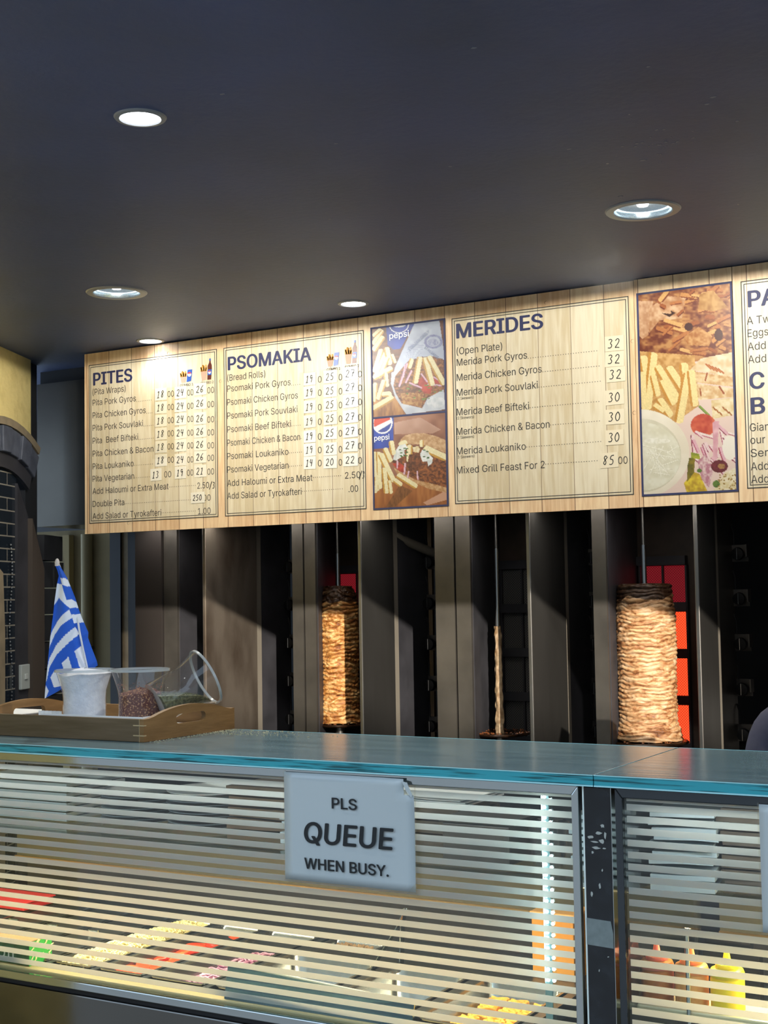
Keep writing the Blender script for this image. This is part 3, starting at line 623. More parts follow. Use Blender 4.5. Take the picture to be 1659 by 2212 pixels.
# printed food photos
def photo(bd, x0, x1, z0, z1, painter, nu, nv, q):
    u, v = np.meshgrid(np.linspace(0, 1, nu), np.linspace(0, 1, nv))
    u = u.ravel(); v = v.ravel()
    X = (q[0][0]*(1-u)+q[1][0]*u)*(1-v)+(q[3][0]*(1-u)+q[2][0]*u)*v
    Y = (q[0][1]*(1-u)+q[1][1]*u)*(1-v)+(q[3][1]*(1-u)+q[2][1]*u)*v
    p = painter(X, Y)
    co = np.stack([x0+(x1-x0)*u, np.full(u.size, YT), z1+(z0-z1)*v], 1)
    grid_picture('food_photo', co, nu, nv, p.c*.86, M_pic, bd)
FR, FE = '#f1e6b8', '#c9993f'
def paint_a(X, Y):
    p = Paint(X, Y, '#7d4a34'); R = random.Random(3)
    p.fill(np.ones(X.size, bool), '#7d4a34', '#5c3424', sc=60, st=.3)
    p.poly([(30, 960), (300, 900), (420, 1140), (30, 1150)], '#c98c4a', '#8d5426', sc=40, st=3)
    p.poly([(183, 100), (530, 60), (345, 385), (270, 392), (205, 335)], '#2148b8', '#1b3a9c', sc=120)
    p.ell(330, 110, 112, 100, '#e8eef5', r0=.9); p.ell(330, 120, 75, 25, '#dfe6f2')
    for a in ((40, 330, 150, 170, 55), (45, 400, 160, 240, 60), (40, 240, 130, 160, 45)): p.strip(*a, FR, FE)
    p.poly([(510, 85), (770, 70), (830, 520), (700, 470), (560, 475), (430, 520), (330, 640), (250, 720), (285, 590), (400, 330)], '#c9d2e4', '#b3bdd3', sc=90)
    p.poly([(250, 640), (330, 620), (800, 640), (825, 1060), (590, 1085), (410, 1105), (290, 920), (240, 760)], '#dde2ea', '#c3c9d6', sc=80)
    p.poly([(290, 680), (430, 520), (600, 480), (800, 500), (830, 830), (640, 930), (580, 1040), (360, 985), (300, 880), (270, 790)], '#b0713c', '#5e2f1a', sc=26, st=.7)
    p.poly([(350, 870), (600, 880), (570, 1030), (370, 990)], '#d3a15e', '#94592a', sc=24, st=.6)
    p.poly([(520, 740), (590, 690), (690, 820), (670, 885), (600, 880)], '#c9402f', '#9c2a20', sc=40)
    p.poly([(690, 700), (800, 740), (800, 780), (700, 770)], '#b73329')
    for a in ((420, 540, 330, 800, 26), (380, 700, 400, 560, 22), (470, 620, 400, 760, 24), (440, 760, 580, 820, 22), (570, 660, 640, 760, 20), (640, 780, 790, 800, 20), (700, 700, 790, 760, 18)): p.strip(*a, '#e3b9cc', '#a0627f')
    for a in ((475, 490, 440, 600, 50), (560, 470, 505, 770, 62), (610, 480, 690, 800, 66), (650, 470, 815, 790, 66)): p.strip(*a, FR, FE)
    for _ in range(16):
        p.ell(R.uniform(300, 800), R.uniform(780, 960), R.uniform(8, 20), R.uniform(5, 10), '#7f9a3f', '#4f6a24', sc=8)
    for a in ((60, 640, 140, 380, 62), (70, 690, 190, 420, 58), (190, 360, 230, 560, 64), (110, 700, 210, 470, 50), (45, 700, 260, 590, 64), (180, 640, 200, 800, 48), (60, 960, 70, 750, 54), (100, 940, 170, 720, 58), (140, 880, 250, 880, 60), (40, 1040, 270, 910, 66), (250, 440, 290, 540, 40)): p.strip(*a, FR, FE)
    for i in range(9):
        p.strip(400+i*4, 470-i*15, 560+i*6, 500-i*22, 4, '#9aa5c0', '#9aa5c0')
    p.ell(705, 310, 100, 78, '#7f83b0', '#9ba3c6', r0=.72, sc=20)
    p.ell(700, 320, 60, 40, '#8e93ba', '#b4bdd6', sc=18)
    p.ell(730, 980, 100, 60, '#e9ecef', '#cdd3da', sc=30); p.c *= .9
    return p
def paint_b(X, Y):
    p = Paint(X, Y, '#a06d55'); R = random.Random(5)
    p.fill(np.ones(X.size, bool), '#a8745a', '#7c4a38', sc=200)
    p.poly([(280, 1200), (560, 1150), (780, 1290), (700, 1330), (480, 1330), (280, 1330)], '#c39a86', '#b0846f', sc=150)
    p.poly([(30, 1900), (240, 1780), (860, 1900), (860, 2150), (30, 2170)], '#b2703a', '#8a4d22', sc=50, st=5)
    p.poly([(340, 1890), (480, 1960), (280, 2140), (180, 2140)], '#8d5a2e', '#6d3f1c', sc=14, st=4)
    p.poly([(860, 1950), (860, 2060), (640, 2120), (600, 2090)], '#cf9d80')
    p.poly([(30, 1150), (272, 1140), (268, 1400), (235, 1480), (30, 1490)], '#2149b6', '#1a3794', sc=120)
    p.ell(148, 1200, 112, 122, '#eef2f7'); p.ell(148, 1200, 97, 106, '#1f3f9e')
    m = (((X-148)/97)**2+((Y-1200)/106)**2 <= 1); p.fill(m & (Y < 1225-.45*(X-100)), '#d2402c'); p.fill(m & (Y >= 1225-.45*(X-100)) & (Y < 1290-.6*(X-100)), '#f0f3f7')
    p.poly([(250, 1640), (290, 1530), (330, 1450), (420, 1440), (840, 1560), (860, 1930), (700, 1900), (520, 1840), (380, 1760)], '#a5602f', '#532817', sc=24, st=.8)
    p.poly([(330, 1440), (350, 1385), (400, 1345), (480, 1325), (600, 1325), (740, 1365), (860, 1420), (860, 1560), (700, 1490), (560, 1450), (420, 1440)], '#dbb68c', '#b98d60', sc=30)
    p.poly([(270, 1700), (380, 1770), (520, 1840), (680, 1880), (860, 1930), (860, 1985), (660, 1940), (480, 1860), (330, 1800)], '#d8b084', '#b5834f', sc=30)
    p.poly([(255, 1660), (330, 1640), (390, 1690), (390, 1760), (330, 1740)], '#c5402d', '#93271d', sc=40)
    for a in ((310, 1620, 310, 1710, 20), (390, 1780, 400, 1650, 22), (420, 1850, 440, 1740, 18), (540, 1840, 530, 1740, 18)): p.strip(*a, '#e6bfcb', '#b37f8e')
    for a in ((600, 1490, 850, 1610, 80), (440, 1640, 450, 1450, 60), (330, 1460, 420, 1420, 70), (580, 1480, 575, 1400, 44)): p.strip(*a, FR, FE)
    p.poly([(262, 1612), (290, 1520), (330, 1455), (400, 1440), (425, 1480), (390, 1510), (395, 1570), (350, 1590), (300, 1622)], '#eef0ee', '#cfd5d1', sc=40); p.poly([(560, 1560), (585, 1505), (640, 1520), (668, 1570), (700, 1600), (690, 1660), (650, 1690), (640, 1640), (590, 1640), (572, 1600)], '#f1f3f1', '#d0d6d2', sc=40); p.poly([(480, 1480), (540, 1465), (560, 1500), (545, 1540), (490, 1530)], '#f0e3c2', '#d9c48f', sc=20); p.poly([(440, 1560), (560, 1540), (580, 1700), (470, 1760), (420, 1680)], '#8d4d28', '#4f2614', sc=22)
    for _ in range(14): p.ell(R.choice((380, 620))+R.uniform(-40, 40), R.choice((1510, 1590))+R.uniform(-30, 30), 15, 7, '#4f7a35', '#2f5320', sc=6)
    for a in ((60, 1520, 80, 1960, 66), (100, 1520, 110, 1940, 60), (120, 1540, 270, 1860, 70), (170, 1480, 240, 1640, 60), (160, 1700, 190, 1990, 60), (240, 1400, 270, 1560, 60), (80, 1780, 60, 1980, 52), (220, 1840, 240, 1990, 46), (270, 1830, 360, 1900, 54), (310, 1780, 530, 1920, 60), (50, 1600, 60, 1800, 50)): p.strip(*a, FR, FE)
    return p
def paint_c(X, Y):
    p = Paint(X, Y, '#e6cdc0'); R = random.Random(8)
    p.poly([(30, 100), (960, 20), (975, 760), (800, 780), (560, 830), (380, 860), (200, 800), (60, 760)], '#c08a52', '#6b2f1c', sc=60, st=.7)
    p.poly([(40, 230), (200, 230), (150, 560), (90, 600), (50, 560)], '#d8b08a', '#b98862', sc=40)
    p.poly([(160, 300), (330, 180), (520, 190), (480, 400), (260, 420), (160, 540)], '#dcb690', '#b07a50', sc=50)
    for i in range(46):
        x, y = R.uniform(180, 930), R.uniform(100, 740); a = R.uniform(-.9, .5); L = R.uniform(60, 190)
        p.strip(x, y, x+L*math.cos(a), y+L*math.sin(a), R.uniform(26, 60), R.choice(('#c98d50', '#b87440', '#d8a868', '#a05a2e')), R.choice(('#6a2c18', '#7d3a1e', '#8d4a22')))
    p.poly([(650, 160), (780, 120), (920, 290), (780, 330), (640, 310)], '#c79a5c', '#9c6a34', sc=50)
    p.poly([(500, 580), (640, 480), (770, 570), (740, 670), (540, 660)], '#cf9d63', '#a5652f', sc=40)
    p.poly([(280, 345), (380, 355), (370, 320), (420, 345), (360, 385)], '#3a1a14'); p.ell(545, 480, 40, 40, '#451d18'); p.ell(830, 560, 40, 60, '#4a2018')
    p.poly([(60, 720), (600, 760), (640, 1250), (400, 1420), (60, 1330)], '#dcb070', '#b98646', sc=40)
    p.poly([(560, 900), (660, 790), (960, 730), (970, 980)], '#efdfc0', '#d8b98c', sc=60)
    for i in range(5): p.strip(700+i*30, 840+i*12, 760+i*30, 900+i*10, 16, '#b5622c', '#c98a52')
    p.poly([(560, 910), (970, 975), (970, 1070), (590, 1020)], '#e8cda0', '#c99a62', sc=40); p.poly([(600, 1030), (970, 1085), (970, 1170), (640, 1195)], '#efdcb6', '#d3a973', sc=40)
    for a in ((720, 930, 700, 1010, 16), (830, 1060, 880, 1140, 18), (650, 1080, 660, 1160, 14)): p.strip(*a, '#9c4a22', '#b8703e')
    p.poly([(755, 1200), (970, 1170), (975, 1340), (770, 1380)], '#f1e2bc', '#dcc08a', sc=40)
    for i in range(6): p.strip(770+i*30, 1260+(i % 3)*25, 800+i*30, 1300+(i % 3)*25, 14, '#a5602c', '#c08a4e')
    for a in ((90, 760, 130, 1000, 90), (200, 730, 130, 1290, 90), (80, 920, 100, 1290, 80), (190, 950, 240, 1160, 70), (230, 860, 450, 1220, 80), (280, 1000, 400, 1240, 90), (250, 1180, 370, 1360, 80), (340, 870, 490, 1100, 90), (490, 830, 520, 1100, 90), (530, 930, 440, 1420, 90), (560, 900, 600, 1260, 80), (200, 1240, 300, 1310, 60)): p.strip(*a, '#f2dc9c', '#c98f3e')
    p.strip(640, 1250, 740, 1350, 26, '#8aa04a', '#5f7a2c')
    p.ell(680, 1440, 120, 110, '#d86a4a', '#b8402f', sc=60)
    for i in range(22):
        x, y = R.uniform(560, 900), R.uniform(1370, 1800); a = R.uniform(.2, 1.5)
        p.strip(x, y, x+R.uniform(90, 230)*math.cos(a), y+R.uniform(90, 230)*math.sin(a), R.uniform(18, 44), R.choice(('#ecd0d0', '#e3b3bd', '#f1dfd8')), R.choice(('#a83a55', '#b8607a', '#8d2f4c')))
    p.poly([(770, 1410), (830, 1400), (810, 1770), (770, 1770)], '#e8b9bf', '#d39aa5', sc=50)
    p.poly([(620, 1790), (700, 1720), (780, 1850), (730, 2050), (660, 1960)], '#e6cfc8', '#b87a8a', sc=30)
    p.ell(930, 1660, 70, 120, '#f1eadc'); p.poly([(760, 2090), (880, 1900), (990, 1850), (1000, 2090)], '#efe6cc', '#d9c795', sc=30)
    p.ell(830, 1840, 80, 62, '#5f1f24', '#7d3038', sc=30); p.ell(850, 1840, 34, 26, '#b58a52', '#8a5c34', sc=15)
    p.poly([(490, 2000), (580, 1890), (640, 1910), (720, 2090), (520, 2100)], '#e6cc3a', '#b5912a', sc=40); p.poly([(530, 1760), (600, 1750), (590, 1900), (520, 1990)], '#8d7a24', '#5f5a1c', sc=40); p.poly([(560, 1700), (640, 1720), (650, 1770), (560, 1760)], '#b9b53a', '#86922c', sc=40)
    p.ell(800, 2010, 34, 34, '#6d8a3a', '#4f6a2c', sc=20); p.ell(640, 1880, 24, 20, '#5a7a34')
    for _ in range(40): p.ell(R.uniform(820, 990), R.uniform(1920, 2080), 8, 7, '#9c7a34')
    p.ell(70, 1710, 475, 425, '#f2ead8', '#e6dcc6', sc=160); p.ell(80, 1730, 385, 355, '#dcd6c0', '#cfc8ae', sc=120)
    p.ell(100, 1740, 360, 325, '#e9e6d2', '#dad5bc', sc=60); p.ell(230, 1590, 130, 28, '#f5f2e4', '#dedac4', sc=30)
    for i in range(16): p.strip(90+R.uniform(-20, 300), 1600+R.uniform(0, 330), 150+R.uniform(0, 300), 1620+R.uniform(0, 330), 12, '#f1eedd', '#d2ccb2')
    return p
def photo_frame(bd, x0, x1, z0, z1, w, mids=()):
    mb = MB(); y0, y1 = YT-.0009, BY
    mb.box(x0, x1, y0, y1, z1-w, z1).box(x0, x1, y0, y1, z0, z0+w).box(x0, x0+w, y0, y1, z0+w, z1-w).box(x1-w, x1, y0, y1, z0+w, z1-w)
    for m_ in mids: mb.box(x0+w, x1-w, y0, y1, m_-w/2, m_+w/2)
    mb.done('photo_border', M_navy, bd)
photo_frame(boards[0], -2.184, -1.921, H+.2655, H+.8362, .0055, (H+.5515,))
photo(boards[0], -2.181, -1.924, H+.5515, H+.833, paint_a, 150, 170, [(20, 155), (822, 65), (832, 1085), (40, 1140)])
photo(boards[0], -2.181, -1.924, H+.2685, H+.5515, paint_b, 150, 170, [(40, 1145), (832, 1095), (865, 2120), (48, 2160)])
photo_frame(boards[1], -1.3145, -1.0435, H+.2640, H+.8360, .0055)
photo(boards[1], -1.311, -1.047, H+.267, H+.833, paint_c, 170, 340, [(45, 165), (945, 45), (995, 2075), (90, 2115)])
mb = MB(); put_text(mb, 'pepsi', -2.116, H+.793, -2.046, .019, YT-.0008, bold=.03, rot=.02); mb.done('lettering', M_white, boards[0]); mb = MB(); put_text(mb, 'pepsi', -2.176, H+.480, -2.121, .017, YT-.0008, bold=.03, rot=.02); mb.done('lettering', M_white, boards[0])
mb = MB(); put_text(mb, 'ITALIAN DAILY', -2.045, H+.748, -1.957, .011, YT-.0008, rot=.62); mb.done('lettering', mat('print_grey_a', '#7d86a0', .6), boards[0]); mb = MB(); put_text(mb, 'ITALIANS', -1.995, H+.752, -1.935, .009, YT-.0008, rot=-.7); mb.done('lettering', mat('print_grey', '#7d86a0', .6), boards[0])
mb = MB(); mb.box(-.9485, -.925, YT-.0004, YT, 2.087, 2.131); mb.done('lettering', mat('print_magenta', '#a8324e', .6), boards[2])

# ------------------------------------------------------------------ gyros grills
bench = thing('back_bench', 'dark steel bench under the row of upright grills', 'bench', (-2.0, 4.3, 0))
MB().box(-3.6, 2.9, 3.88, 4.95, .975, 1.0185).done('worktop', M_steel_d, bench)
MB().box(-3.58, 2.88, 4.0, 4.92, .08, .975).done('cabinet', M_soot, bench)
for x in (-3.4, -1.6, .2, 2.0): MB().box(x, x+.06, 4.05, 4.11, 0, .08).done('foot', M_steel_d, bench)
M_post = mat('post_steel', '#9d968a', .4, .4)
def heater_mat(name, col, e):
    """perforated ceramic burner plate: fine diamond grid of holes"""
    m = bpy.data.materials.new(name); m.use_nodes = True; nt = m.node_tree; b = nt.nodes['Principled BSDF']; b.inputs['Roughness'].default_value = .7
    tc = nt.nodes.new('ShaderNodeTexCoord'); mp = nt.nodes.new('ShaderNodeMapping'); mp.inputs['Rotation'].default_value = (0, math.radians(45), 0)
    nt.links.new(tc.outputs['Object'], mp.inputs['Vector'])
    sx = nt.nodes.new('ShaderNodeSeparateXYZ'); nt.links.new(mp.outputs[0], sx.inputs[0])
    ws = []
    for k in (0, 2):
        mu = nt.nodes.new('ShaderNodeMath'); mu.operation = 'MULTIPLY'; mu.inputs[1].default_value = 2*math.pi/.0062; nt.links.new(sx.outputs[k], mu.inputs[0])
        s = nt.nodes.new('ShaderNodeMath'); s.operation = 'SINE'; nt.links.new(mu.outputs[0], s.inputs[0]); ws.append(s)
    mx = nt.nodes.new('ShaderNodeMath'); mx.operation = 'MAXIMUM'; nt.links.new(ws[0].outputs[0], mx.inputs[0]); nt.links.new(ws[1].outputs[0], mx.inputs[1])
    mr = nt.nodes.new('ShaderNodeMapRange'); mr.inputs[1].default_value = .35; mr.inputs[2].default_value = .85; nt.links.new(mx.outputs[0], mr.inputs[0])
    c = nt.nodes.new('ShaderNodeMix'); c.data_type = 'RGBA'; nt.links.new(mr.outputs[0], c.inputs[0])
    if e:
        c.inputs[6].default_value = (*lin('#1c0303'), 1); c.inputs[7].default_value = (*lin('#2a0805'), 1)
        c2 = nt.nodes.new('ShaderNodeMix'); c2.data_type = 'RGBA'; nt.links.new(mr.outputs[0], c2.inputs[0])
        c2.inputs[6].default_value = (*[x*.35 for x in lin(col)], 1); c2.inputs[7].default_value = (*lin(col), 1)
        nt.links.new(c2.outputs[2], b.inputs['Emission Color']); b.inputs['Emission Strength'].default_value = e
    else:
        c.inputs[6].default_value = (*lin('#2f3034'), 1); c.inputs[7].default_value = (*lin('#6b6966'), 1)
    nt.links.new(c.outputs[2], b.inputs['Base Color'])
    return m
HM_off = heater_mat('burner_cold', '#ffffff', 0); HM_dim = heater_mat('burner_dim', '#a5222e', .55); HM_on = heater_mat('burner_glowing', '#ff4a26', 1.9)
M_knob = mat('black_knob', '#0b0c0e', .5, 0, .2)
M_plate = mat('scorched_plate', '#57493f', .5, .3, noise=(9, '#3d342e', .3, .7))

ZT, ZB = H+.281, 1.02
def grill(label, SX, yn, yf, yk, XL0, XL1, hx0, heat, strips=((0, 1),), stain=None, knobs=5, cp=None):
    g = thing('gyros_grill', label, 'grill', (XL1, 4.2, ZB), 'upright gyros grills under the hood')
    MB().box(SX-.014, SX, yn, yf, ZB, ZT).done('side_panel', stain or M_steel, g, bevel=.003)
    MB().box(SX-.022, SX-.004, yf+.004, yf+.032, ZB, ZT).done('post', M_post, g)
    MB().box(SX-.02, SX-.006, yf+.036, yk, ZB, ZT).done('control_panel', cp or M_soot, g)
    for i in range(knobs):
        z = H+.115-i*.1435
        y = yk-.06
        br = MB(); br.box(SX-.006, SX+.046, yk-.012, yk-.008, z-.024, z+.03); br.box(SX+.046, SX+.050, yk-.045, yk-.008, z-.01, z+.03); br.done('knob_bracket', M_steel_d, g)
        kn = MB(); Mx = Matrix.Translation((SX+.024, yk-.012, z)) @ Matrix.Rotation(math.pi/2, 4, 'X')
        kn.lathe([(0, 0), (.011, 0), (.011, .03), (.019, .032), (.021, .04), (.019, .052), (.006, .054), (0, .054)], n=18, M=Mx)
        k = kn.done('knob', M_knob, g, smooth=True)
        MB().box(SX+.0232, SX+.0248, yk-.0675, yk-.066, z-.018, z+.018).done('knob_mark', M_steel_b, k)
        MB().tube([(SX-.004, yk-.02, z+.095), (SX+.004, yk-.022, z+.07), (SX+.004, yk-.022, z+.03)], .0025, 6).done('igniter_wire', M_blackm, g)
    for a, b_ in strips:
        MB().box(XL0+(XL1-XL0)*a, XL0+(XL1-XL0)*b_-.003, 4.0, 4.012, ZB, ZT).done('front_strip', M_steel_d, g)
    MB().prism([(XL1-.006, 4.012), (XL1, 4.012), (hx0-.012, 4.42), (hx0-.018, 4.42)], ZB, ZT, 'z').done('inner_wall', M_soot, g)
    hx1 = SX-.03
    MB().box(min(XL1,hx0)-.02, SX-.02, 4.425, 4.44, ZB, ZT).done('back_plate', M_plate, g)
    nc = 2; hx1b = hx1; hx1 = hx0+.157
    fr = MB()
    for j in range(7): fr.box(hx0-.01, hx1, 4.395, 4.425, H+.085-j*.1515, H+.085-j*.1515+.030)
    for c in range(nc+1): fr.box(hx0+(hx1-hx0)*c/nc-.003, hx0+(hx1-hx0)*c/nc+.003, 4.40, 4.424, H-.52, H+.085)
    fr.done('burner_frame', M_soot, g)
    for j in range(4):
        z1 = H+.083-j*.1515; e = heat[j]
        MB().box(hx0, hx1-.002, 4.412, 4.42, z1-.122, z1).done('burner', (HM_off, HM_dim, HM_on)[e], g)
    MB().box(XL1+.01, SX-.02, 3.96, 4.42, ZB, ZB+.02).done('drip_tray', M_steel_d, g)
    MB().box(XL1-.003, SX-.016, 4.02, 4.44, ZT-.004, ZT).done('top_plate', M_soot, g)
    return g
grill('leftmost gyros grill with rust-stained steel side and no spit of meat in view', -2.991, 3.9, 4.21, 4.44, -3.258, -3.194, -3.19, (0, 0, 0, 0), stain=M_steel_stain)
MB_s = MB().box(-3.385, -3.262, 3.99, 4.005, ZB, ZT).done('steel_cover_panel', mat('dark_brown_steel', '#3f3a38', .45, .4)); tag(MB_s, 'dark upright cover panel left of the leftmost grill', 'panel')
grill('gyros grill holding the slim browned cone', -2.352, 3.9, 4.115, 4.37, -2.692, -2.594, -2.754, (1, 0, 0, 0), ((0, .48), (.52, 1)))
grill('gyros grill with the bare spit, burners cold', -1.748, 3.9, 4.172, 4.40, -2.132, -2.001, -2.086, (0, 0, 0, 0), ((0, .55), (.58, 1)))
grill('gyros grill with glowing red burners behind the fat cone', -1.276, 4.07, 4.25, 4.46, -1.586, -1.539, -1.58, (1, 2, 2, 2), cp=M_steel_d)
grill('rightmost gyros grill, half hidden by the person', -.62, 3.95, 4.2, 4.40, -1.02, -.95, -.94, (0, 0, 0, 0))
MB_r = MB().tube([(-2.375, 3.97, H+.262), (-2.37, 4.2, H+.195), (-2.30, 4.40, H+.13)], .016, 12)
tag(MB_r.done('gas_pipe', mat('gas_pipe_metal', '#8a8377', .5, .3), smooth=True), 'sloping metal pipe between grills beneath the menu board', 'pipe')

# added lamp bar, hidden behind the boards, lifting the dark grills
hl = thing('added_hood_lamp', 'added unseen lamp bar under the front edge of the steel hood', 'lamp', (-1.8, 3.93, H+.28))
MB().box(-3.4, -.3, 3.905, 3.955, H+.270, H+.283).done('housing', M_steel, hl)
MB().box(-3.38, -.32, 3.912, 3.948, H+.2675, H+.270).done('tube', mat('added_hood_tube', '#ffffff', .3, emit='#fff2e0', estr=1.5), hl)
l = bpy.data.lights.new('added_hood_light', 'AREA'); l.shape = 'RECTANGLE'; l.size = 3.0; l.size_y = .03; l.energy = HOOD_W; l.color = (1.0, .93, .84)
q = bpy.data.objects.new('added_hood_light', l); COL.objects.link(q); q.location = (-1.85, 3.93, H+.266); q.parent = hl; q.matrix_parent_inverse = Matrix.Translation(-Vector(hl['org']))
# cones of stacked meat
def meat_mat(name, cs, dark):
    m = bpy.data.materials.new(name); m.use_nodes = True; nt = m.node_tree; b = nt.nodes['Principled BSDF']
    b.inputs['Roughness'].default_value = .38; b.inputs['Specular IOR Level'].default_value = .5
    tc = nt.nodes.new('ShaderNodeTexCoord'); mp = nt.nodes.new('ShaderNodeMapping'); mp.inputs['Scale'].default_value = (1, 1, 3.0); nt.links.new(tc.outputs['Object'], mp.inputs['Vector'])
    n = nt.nodes.new('ShaderNodeTexNoise'); n.inputs['Scale'].default_value = 17; n.inputs['Detail'].default_value = 9; n.inputs['Roughness'].default_value = .68; n.inputs['Distortion'].default_value = .9; nt.links.new(mp.outputs[0], n.inputs['Vector'])
    r = nt.nodes.new('ShaderNodeValToRGB'); el = r.color_ramp.elements
    el[0].position = .30; el[0].color = (*lin(cs[0]), 1); el[1].position = .72; el[1].color = (*lin(cs[-1]), 1)
    for i, c in enumerate(cs[1:-1]):
        e = el.new(.30+.42*(i+1)/(len(cs)-1)); e.color = (*lin(c), 1)
    nt.links.new(n.outputs['Fac'], r.inputs['Fac'])
    a = nt.nodes.new('ShaderNodeVertexColor'); a.layer_name = 'Col'
    mx = nt.nodes.new('ShaderNodeMix'); mx.data_type = 'RGBA'; mx.blend_type = 'MULTIPLY'; mx.inputs[0].default_value = 1
    nt.links.new(r.outputs[0], mx.inputs[6]); nt.links.new(a.outputs['Color'], mx.inputs[7]); nt.links.new(mx.outputs[2], b.inputs['Base Color'])
    bp = nt.nodes.new('ShaderNodeBump'); bp.inputs['Strength'].default_value = .7; bp.inputs['Distance'].default_value = .006; nt.links.new(n.outputs['Fac'], bp.inputs['Height']); nt.links.new(bp.outputs[0], b.inputs['Normal'])
    return m
MM_a = meat_mat('browned_meat', ('#3d1c0d', '#8a5326', '#c08a4c', '#e6c48c', '#f0dbb0'), 1)
MM_b = meat_mat('roast_meat', ('#4a2818', '#9c6a44', '#cba378', '#e0c3a2', '#efdfc6'), 1)
def cone(name, label, cx, cy, zb, zt, prof, m, seed, layers, amp, charf, cap_h):
    nz, na = 330, 200; vs = []; cols = []
    for j in range(nz+1):
        t = j/nz; z = zb+(zt-zb)*t
        for k in range(na):
            a = 2*math.pi*k/na; ca, sa = math.cos(a), math.sin(a)
            zz = t*layers+.95*mnoise.noise(Vector((ca*1.6, sa*1.6, t*7+seed)))+.25*mnoise.noise(Vector((ca*5, sa*5, t*20+seed)))
            f = zz-math.floor(zz); li = math.floor(zz)
            lay = (math.sin(math.pi*f)**.6-.75)                       # rounded slice edge
            off = mnoise.noise(Vector((ca*2.2+li*3.7, sa*2.2, li*1.31+seed)))
            n3 = mnoise.noise(Vector((ca*9, sa*9, z*130+seed)))
            rr = prof(t)*(1+amp*(.8*lay+.55*off+.35*n3))+amp*.02*mnoise.noise(Vector((ca*2, sa*2, t*4)))
            vs.append((cx+rr*ca, cy+rr*sa, z+.004*off))
            crev = max(0, min(1, (lay+.75)*1.6-.1))
            ch = 1.0
            tt = t+.035*mnoise.noise(Vector((ca*2.5, sa*2.5, seed)))
            if tt > 1-charf: ch = .10+.04*n3
            cc = ch*(.60+.40*crev)*(1+.12*off)  # shade in the crevices between slices put into the vertex colour
            cols.append((min(1, cc*1.0), min(1, cc*(.93 if ch == 1 else .8)), min(1, cc*(.86 if ch == 1 else .72)), 1))
    fs = [(j*na+k, j*na+(k+1) % na, (j+1)*na+(k+1) % na, (j+1)*na+k) for j in range(nz) for k in range(na)]
    o0 = len(vs); vs += [(cx, cy, zb), (cx, cy, zt+.004)]; cols += [(.3, .25, .2, 1), (.08, .06, .05, 1)]
    fs += [(o0, (k+1) % na, k) for k in range(na)]+[(o0+1, nz*na+k, nz*na+(k+1) % na) for k in range(na)]
    me = bpy.data.meshes.new(name); me.from_pydata(vs, [], fs)
    a = me.color_attributes.new('Col', 'FLOAT_COLOR', 'POINT'); a.data.foreach_set('color', np.array(cols, np.float32).ravel())
    me.materials.append(m); me.polygons.foreach_set('use_smooth', [True]*len(me.polygons))
    o = bpy.data.objects.new(name, me); COL.objects.link(o)
    return tag(o, label, 'gyros meat', 'gyros cones on the spits')
def interp(P):
    def f(t):
        for (a, ra), (b_, rb) in zip(P[:-1], P[1:]):
            if t <= b_: 
                q = (t-a)/(b_-a); q = q*q*(3-2*q); return ra+(rb-ra)*q
        return P[-1][1]
    return f
S1, S2, S3 = (-2.60, 4.15), (-1.982, 4.15), (-1.475, 4.15)
cone('gyros_cone', 'slim browned gyros cone with a charred top, left of the bare spit', *S1, H-.438, H+.035, interp([(0, .082), (.04, .073), (.3, .068), (.7, .071), (.86, .072), (.93, .064), (1, .050)]), MM_a, 2.3, 30, .12, .12, .05)
cone('gyros_cone', 'fat pale gyros cone with a dark cap, in front of glowing red burners', *S3, H-.456, H+.022, interp([(0, .104), (.05, .098), (.12, .090), (.5, .091), (.8, .092), (.92, .086), (.99, .082), (1, .078)]), MM_b, 9.1, 36, .062, .085, .03)
def spit(lab, s, zt, rd, dz, crusty):
    o = thing('spit', lab, 'spit', (s[0], s[1], ZB+.02), 'vertical spits of the grills')
    MB().tube([(s[0], s[1], ZB+.02), (s[0], s[1], zt)], .0085, 12).done('rod', M_steel_b, o, smooth=True)
    MB().tube([(s[0], s[1], zt), (s[0], s[1], ZT-.006)], .0055, 10).done('upper_rod', M_steel, o, smooth=True)
    vs = MB(); vs.lathe([(.01, 0), (rd-.004, 0), (rd, .004), (rd-.004, .008), (.01, .006)], (s[0], s[1], H+dz), 40)
    vs.done('disc', mat('greasy_disc', '#3a2415', .3, .3, noise=(40, '#1c120b', .35, .65)), o, smooth=True)
    MB().tube([(s[0], s[1], ZB+.02), (s[0], s[1], H+dz-.002)], .016, 12).done('socket', M_steel, o, smooth=True)
    cb = MB(); R = random.Random(int(rd*1e4))
    for i in range(90):
        a = R.uniform(0, 6.283); r = rd*math.sqrt(R.uniform(.25, .95)); q = R.uniform(.002, .0055)
        cb.lathe([(0, -q*.4), (q, 0), (q*.6, q*.6), (0, q*.8)], (s[0]+r*math.cos(a), s[1]+r*math.sin(a), H+dz+.009), 6)
    c = cb.done('meat_scraps', mat('meat_scraps', '#8a4f26', .5, noise=(60, '#3a1d0e', .4, .6)), o); c['kind'] = 'stuff'
    return o
spit('spit through the slim browned cone', S1, H+.15, .094, -.4495, 0)
sp2 = spit('bare greasy spit with no meat, middle grill', S2, H+.15, .100, -.460, 1)
spit('spit through the fat pale cone', S3, H+.145, .124, -.4675, 0)
gr = MB(); vs = []; fs = []
for j in range(60):
    for k in range(14):
        a = 2*math.pi*k/14; z = H-.46+j*.006; r = .011+.005*mnoise.noise(Vector((math.cos(a)*2, math.sin(a)*2, z*40)))+.003*(1-j/60); vs.append((S2[0]+r*math.cos(a), S2[1]+r*math.sin(a), z))
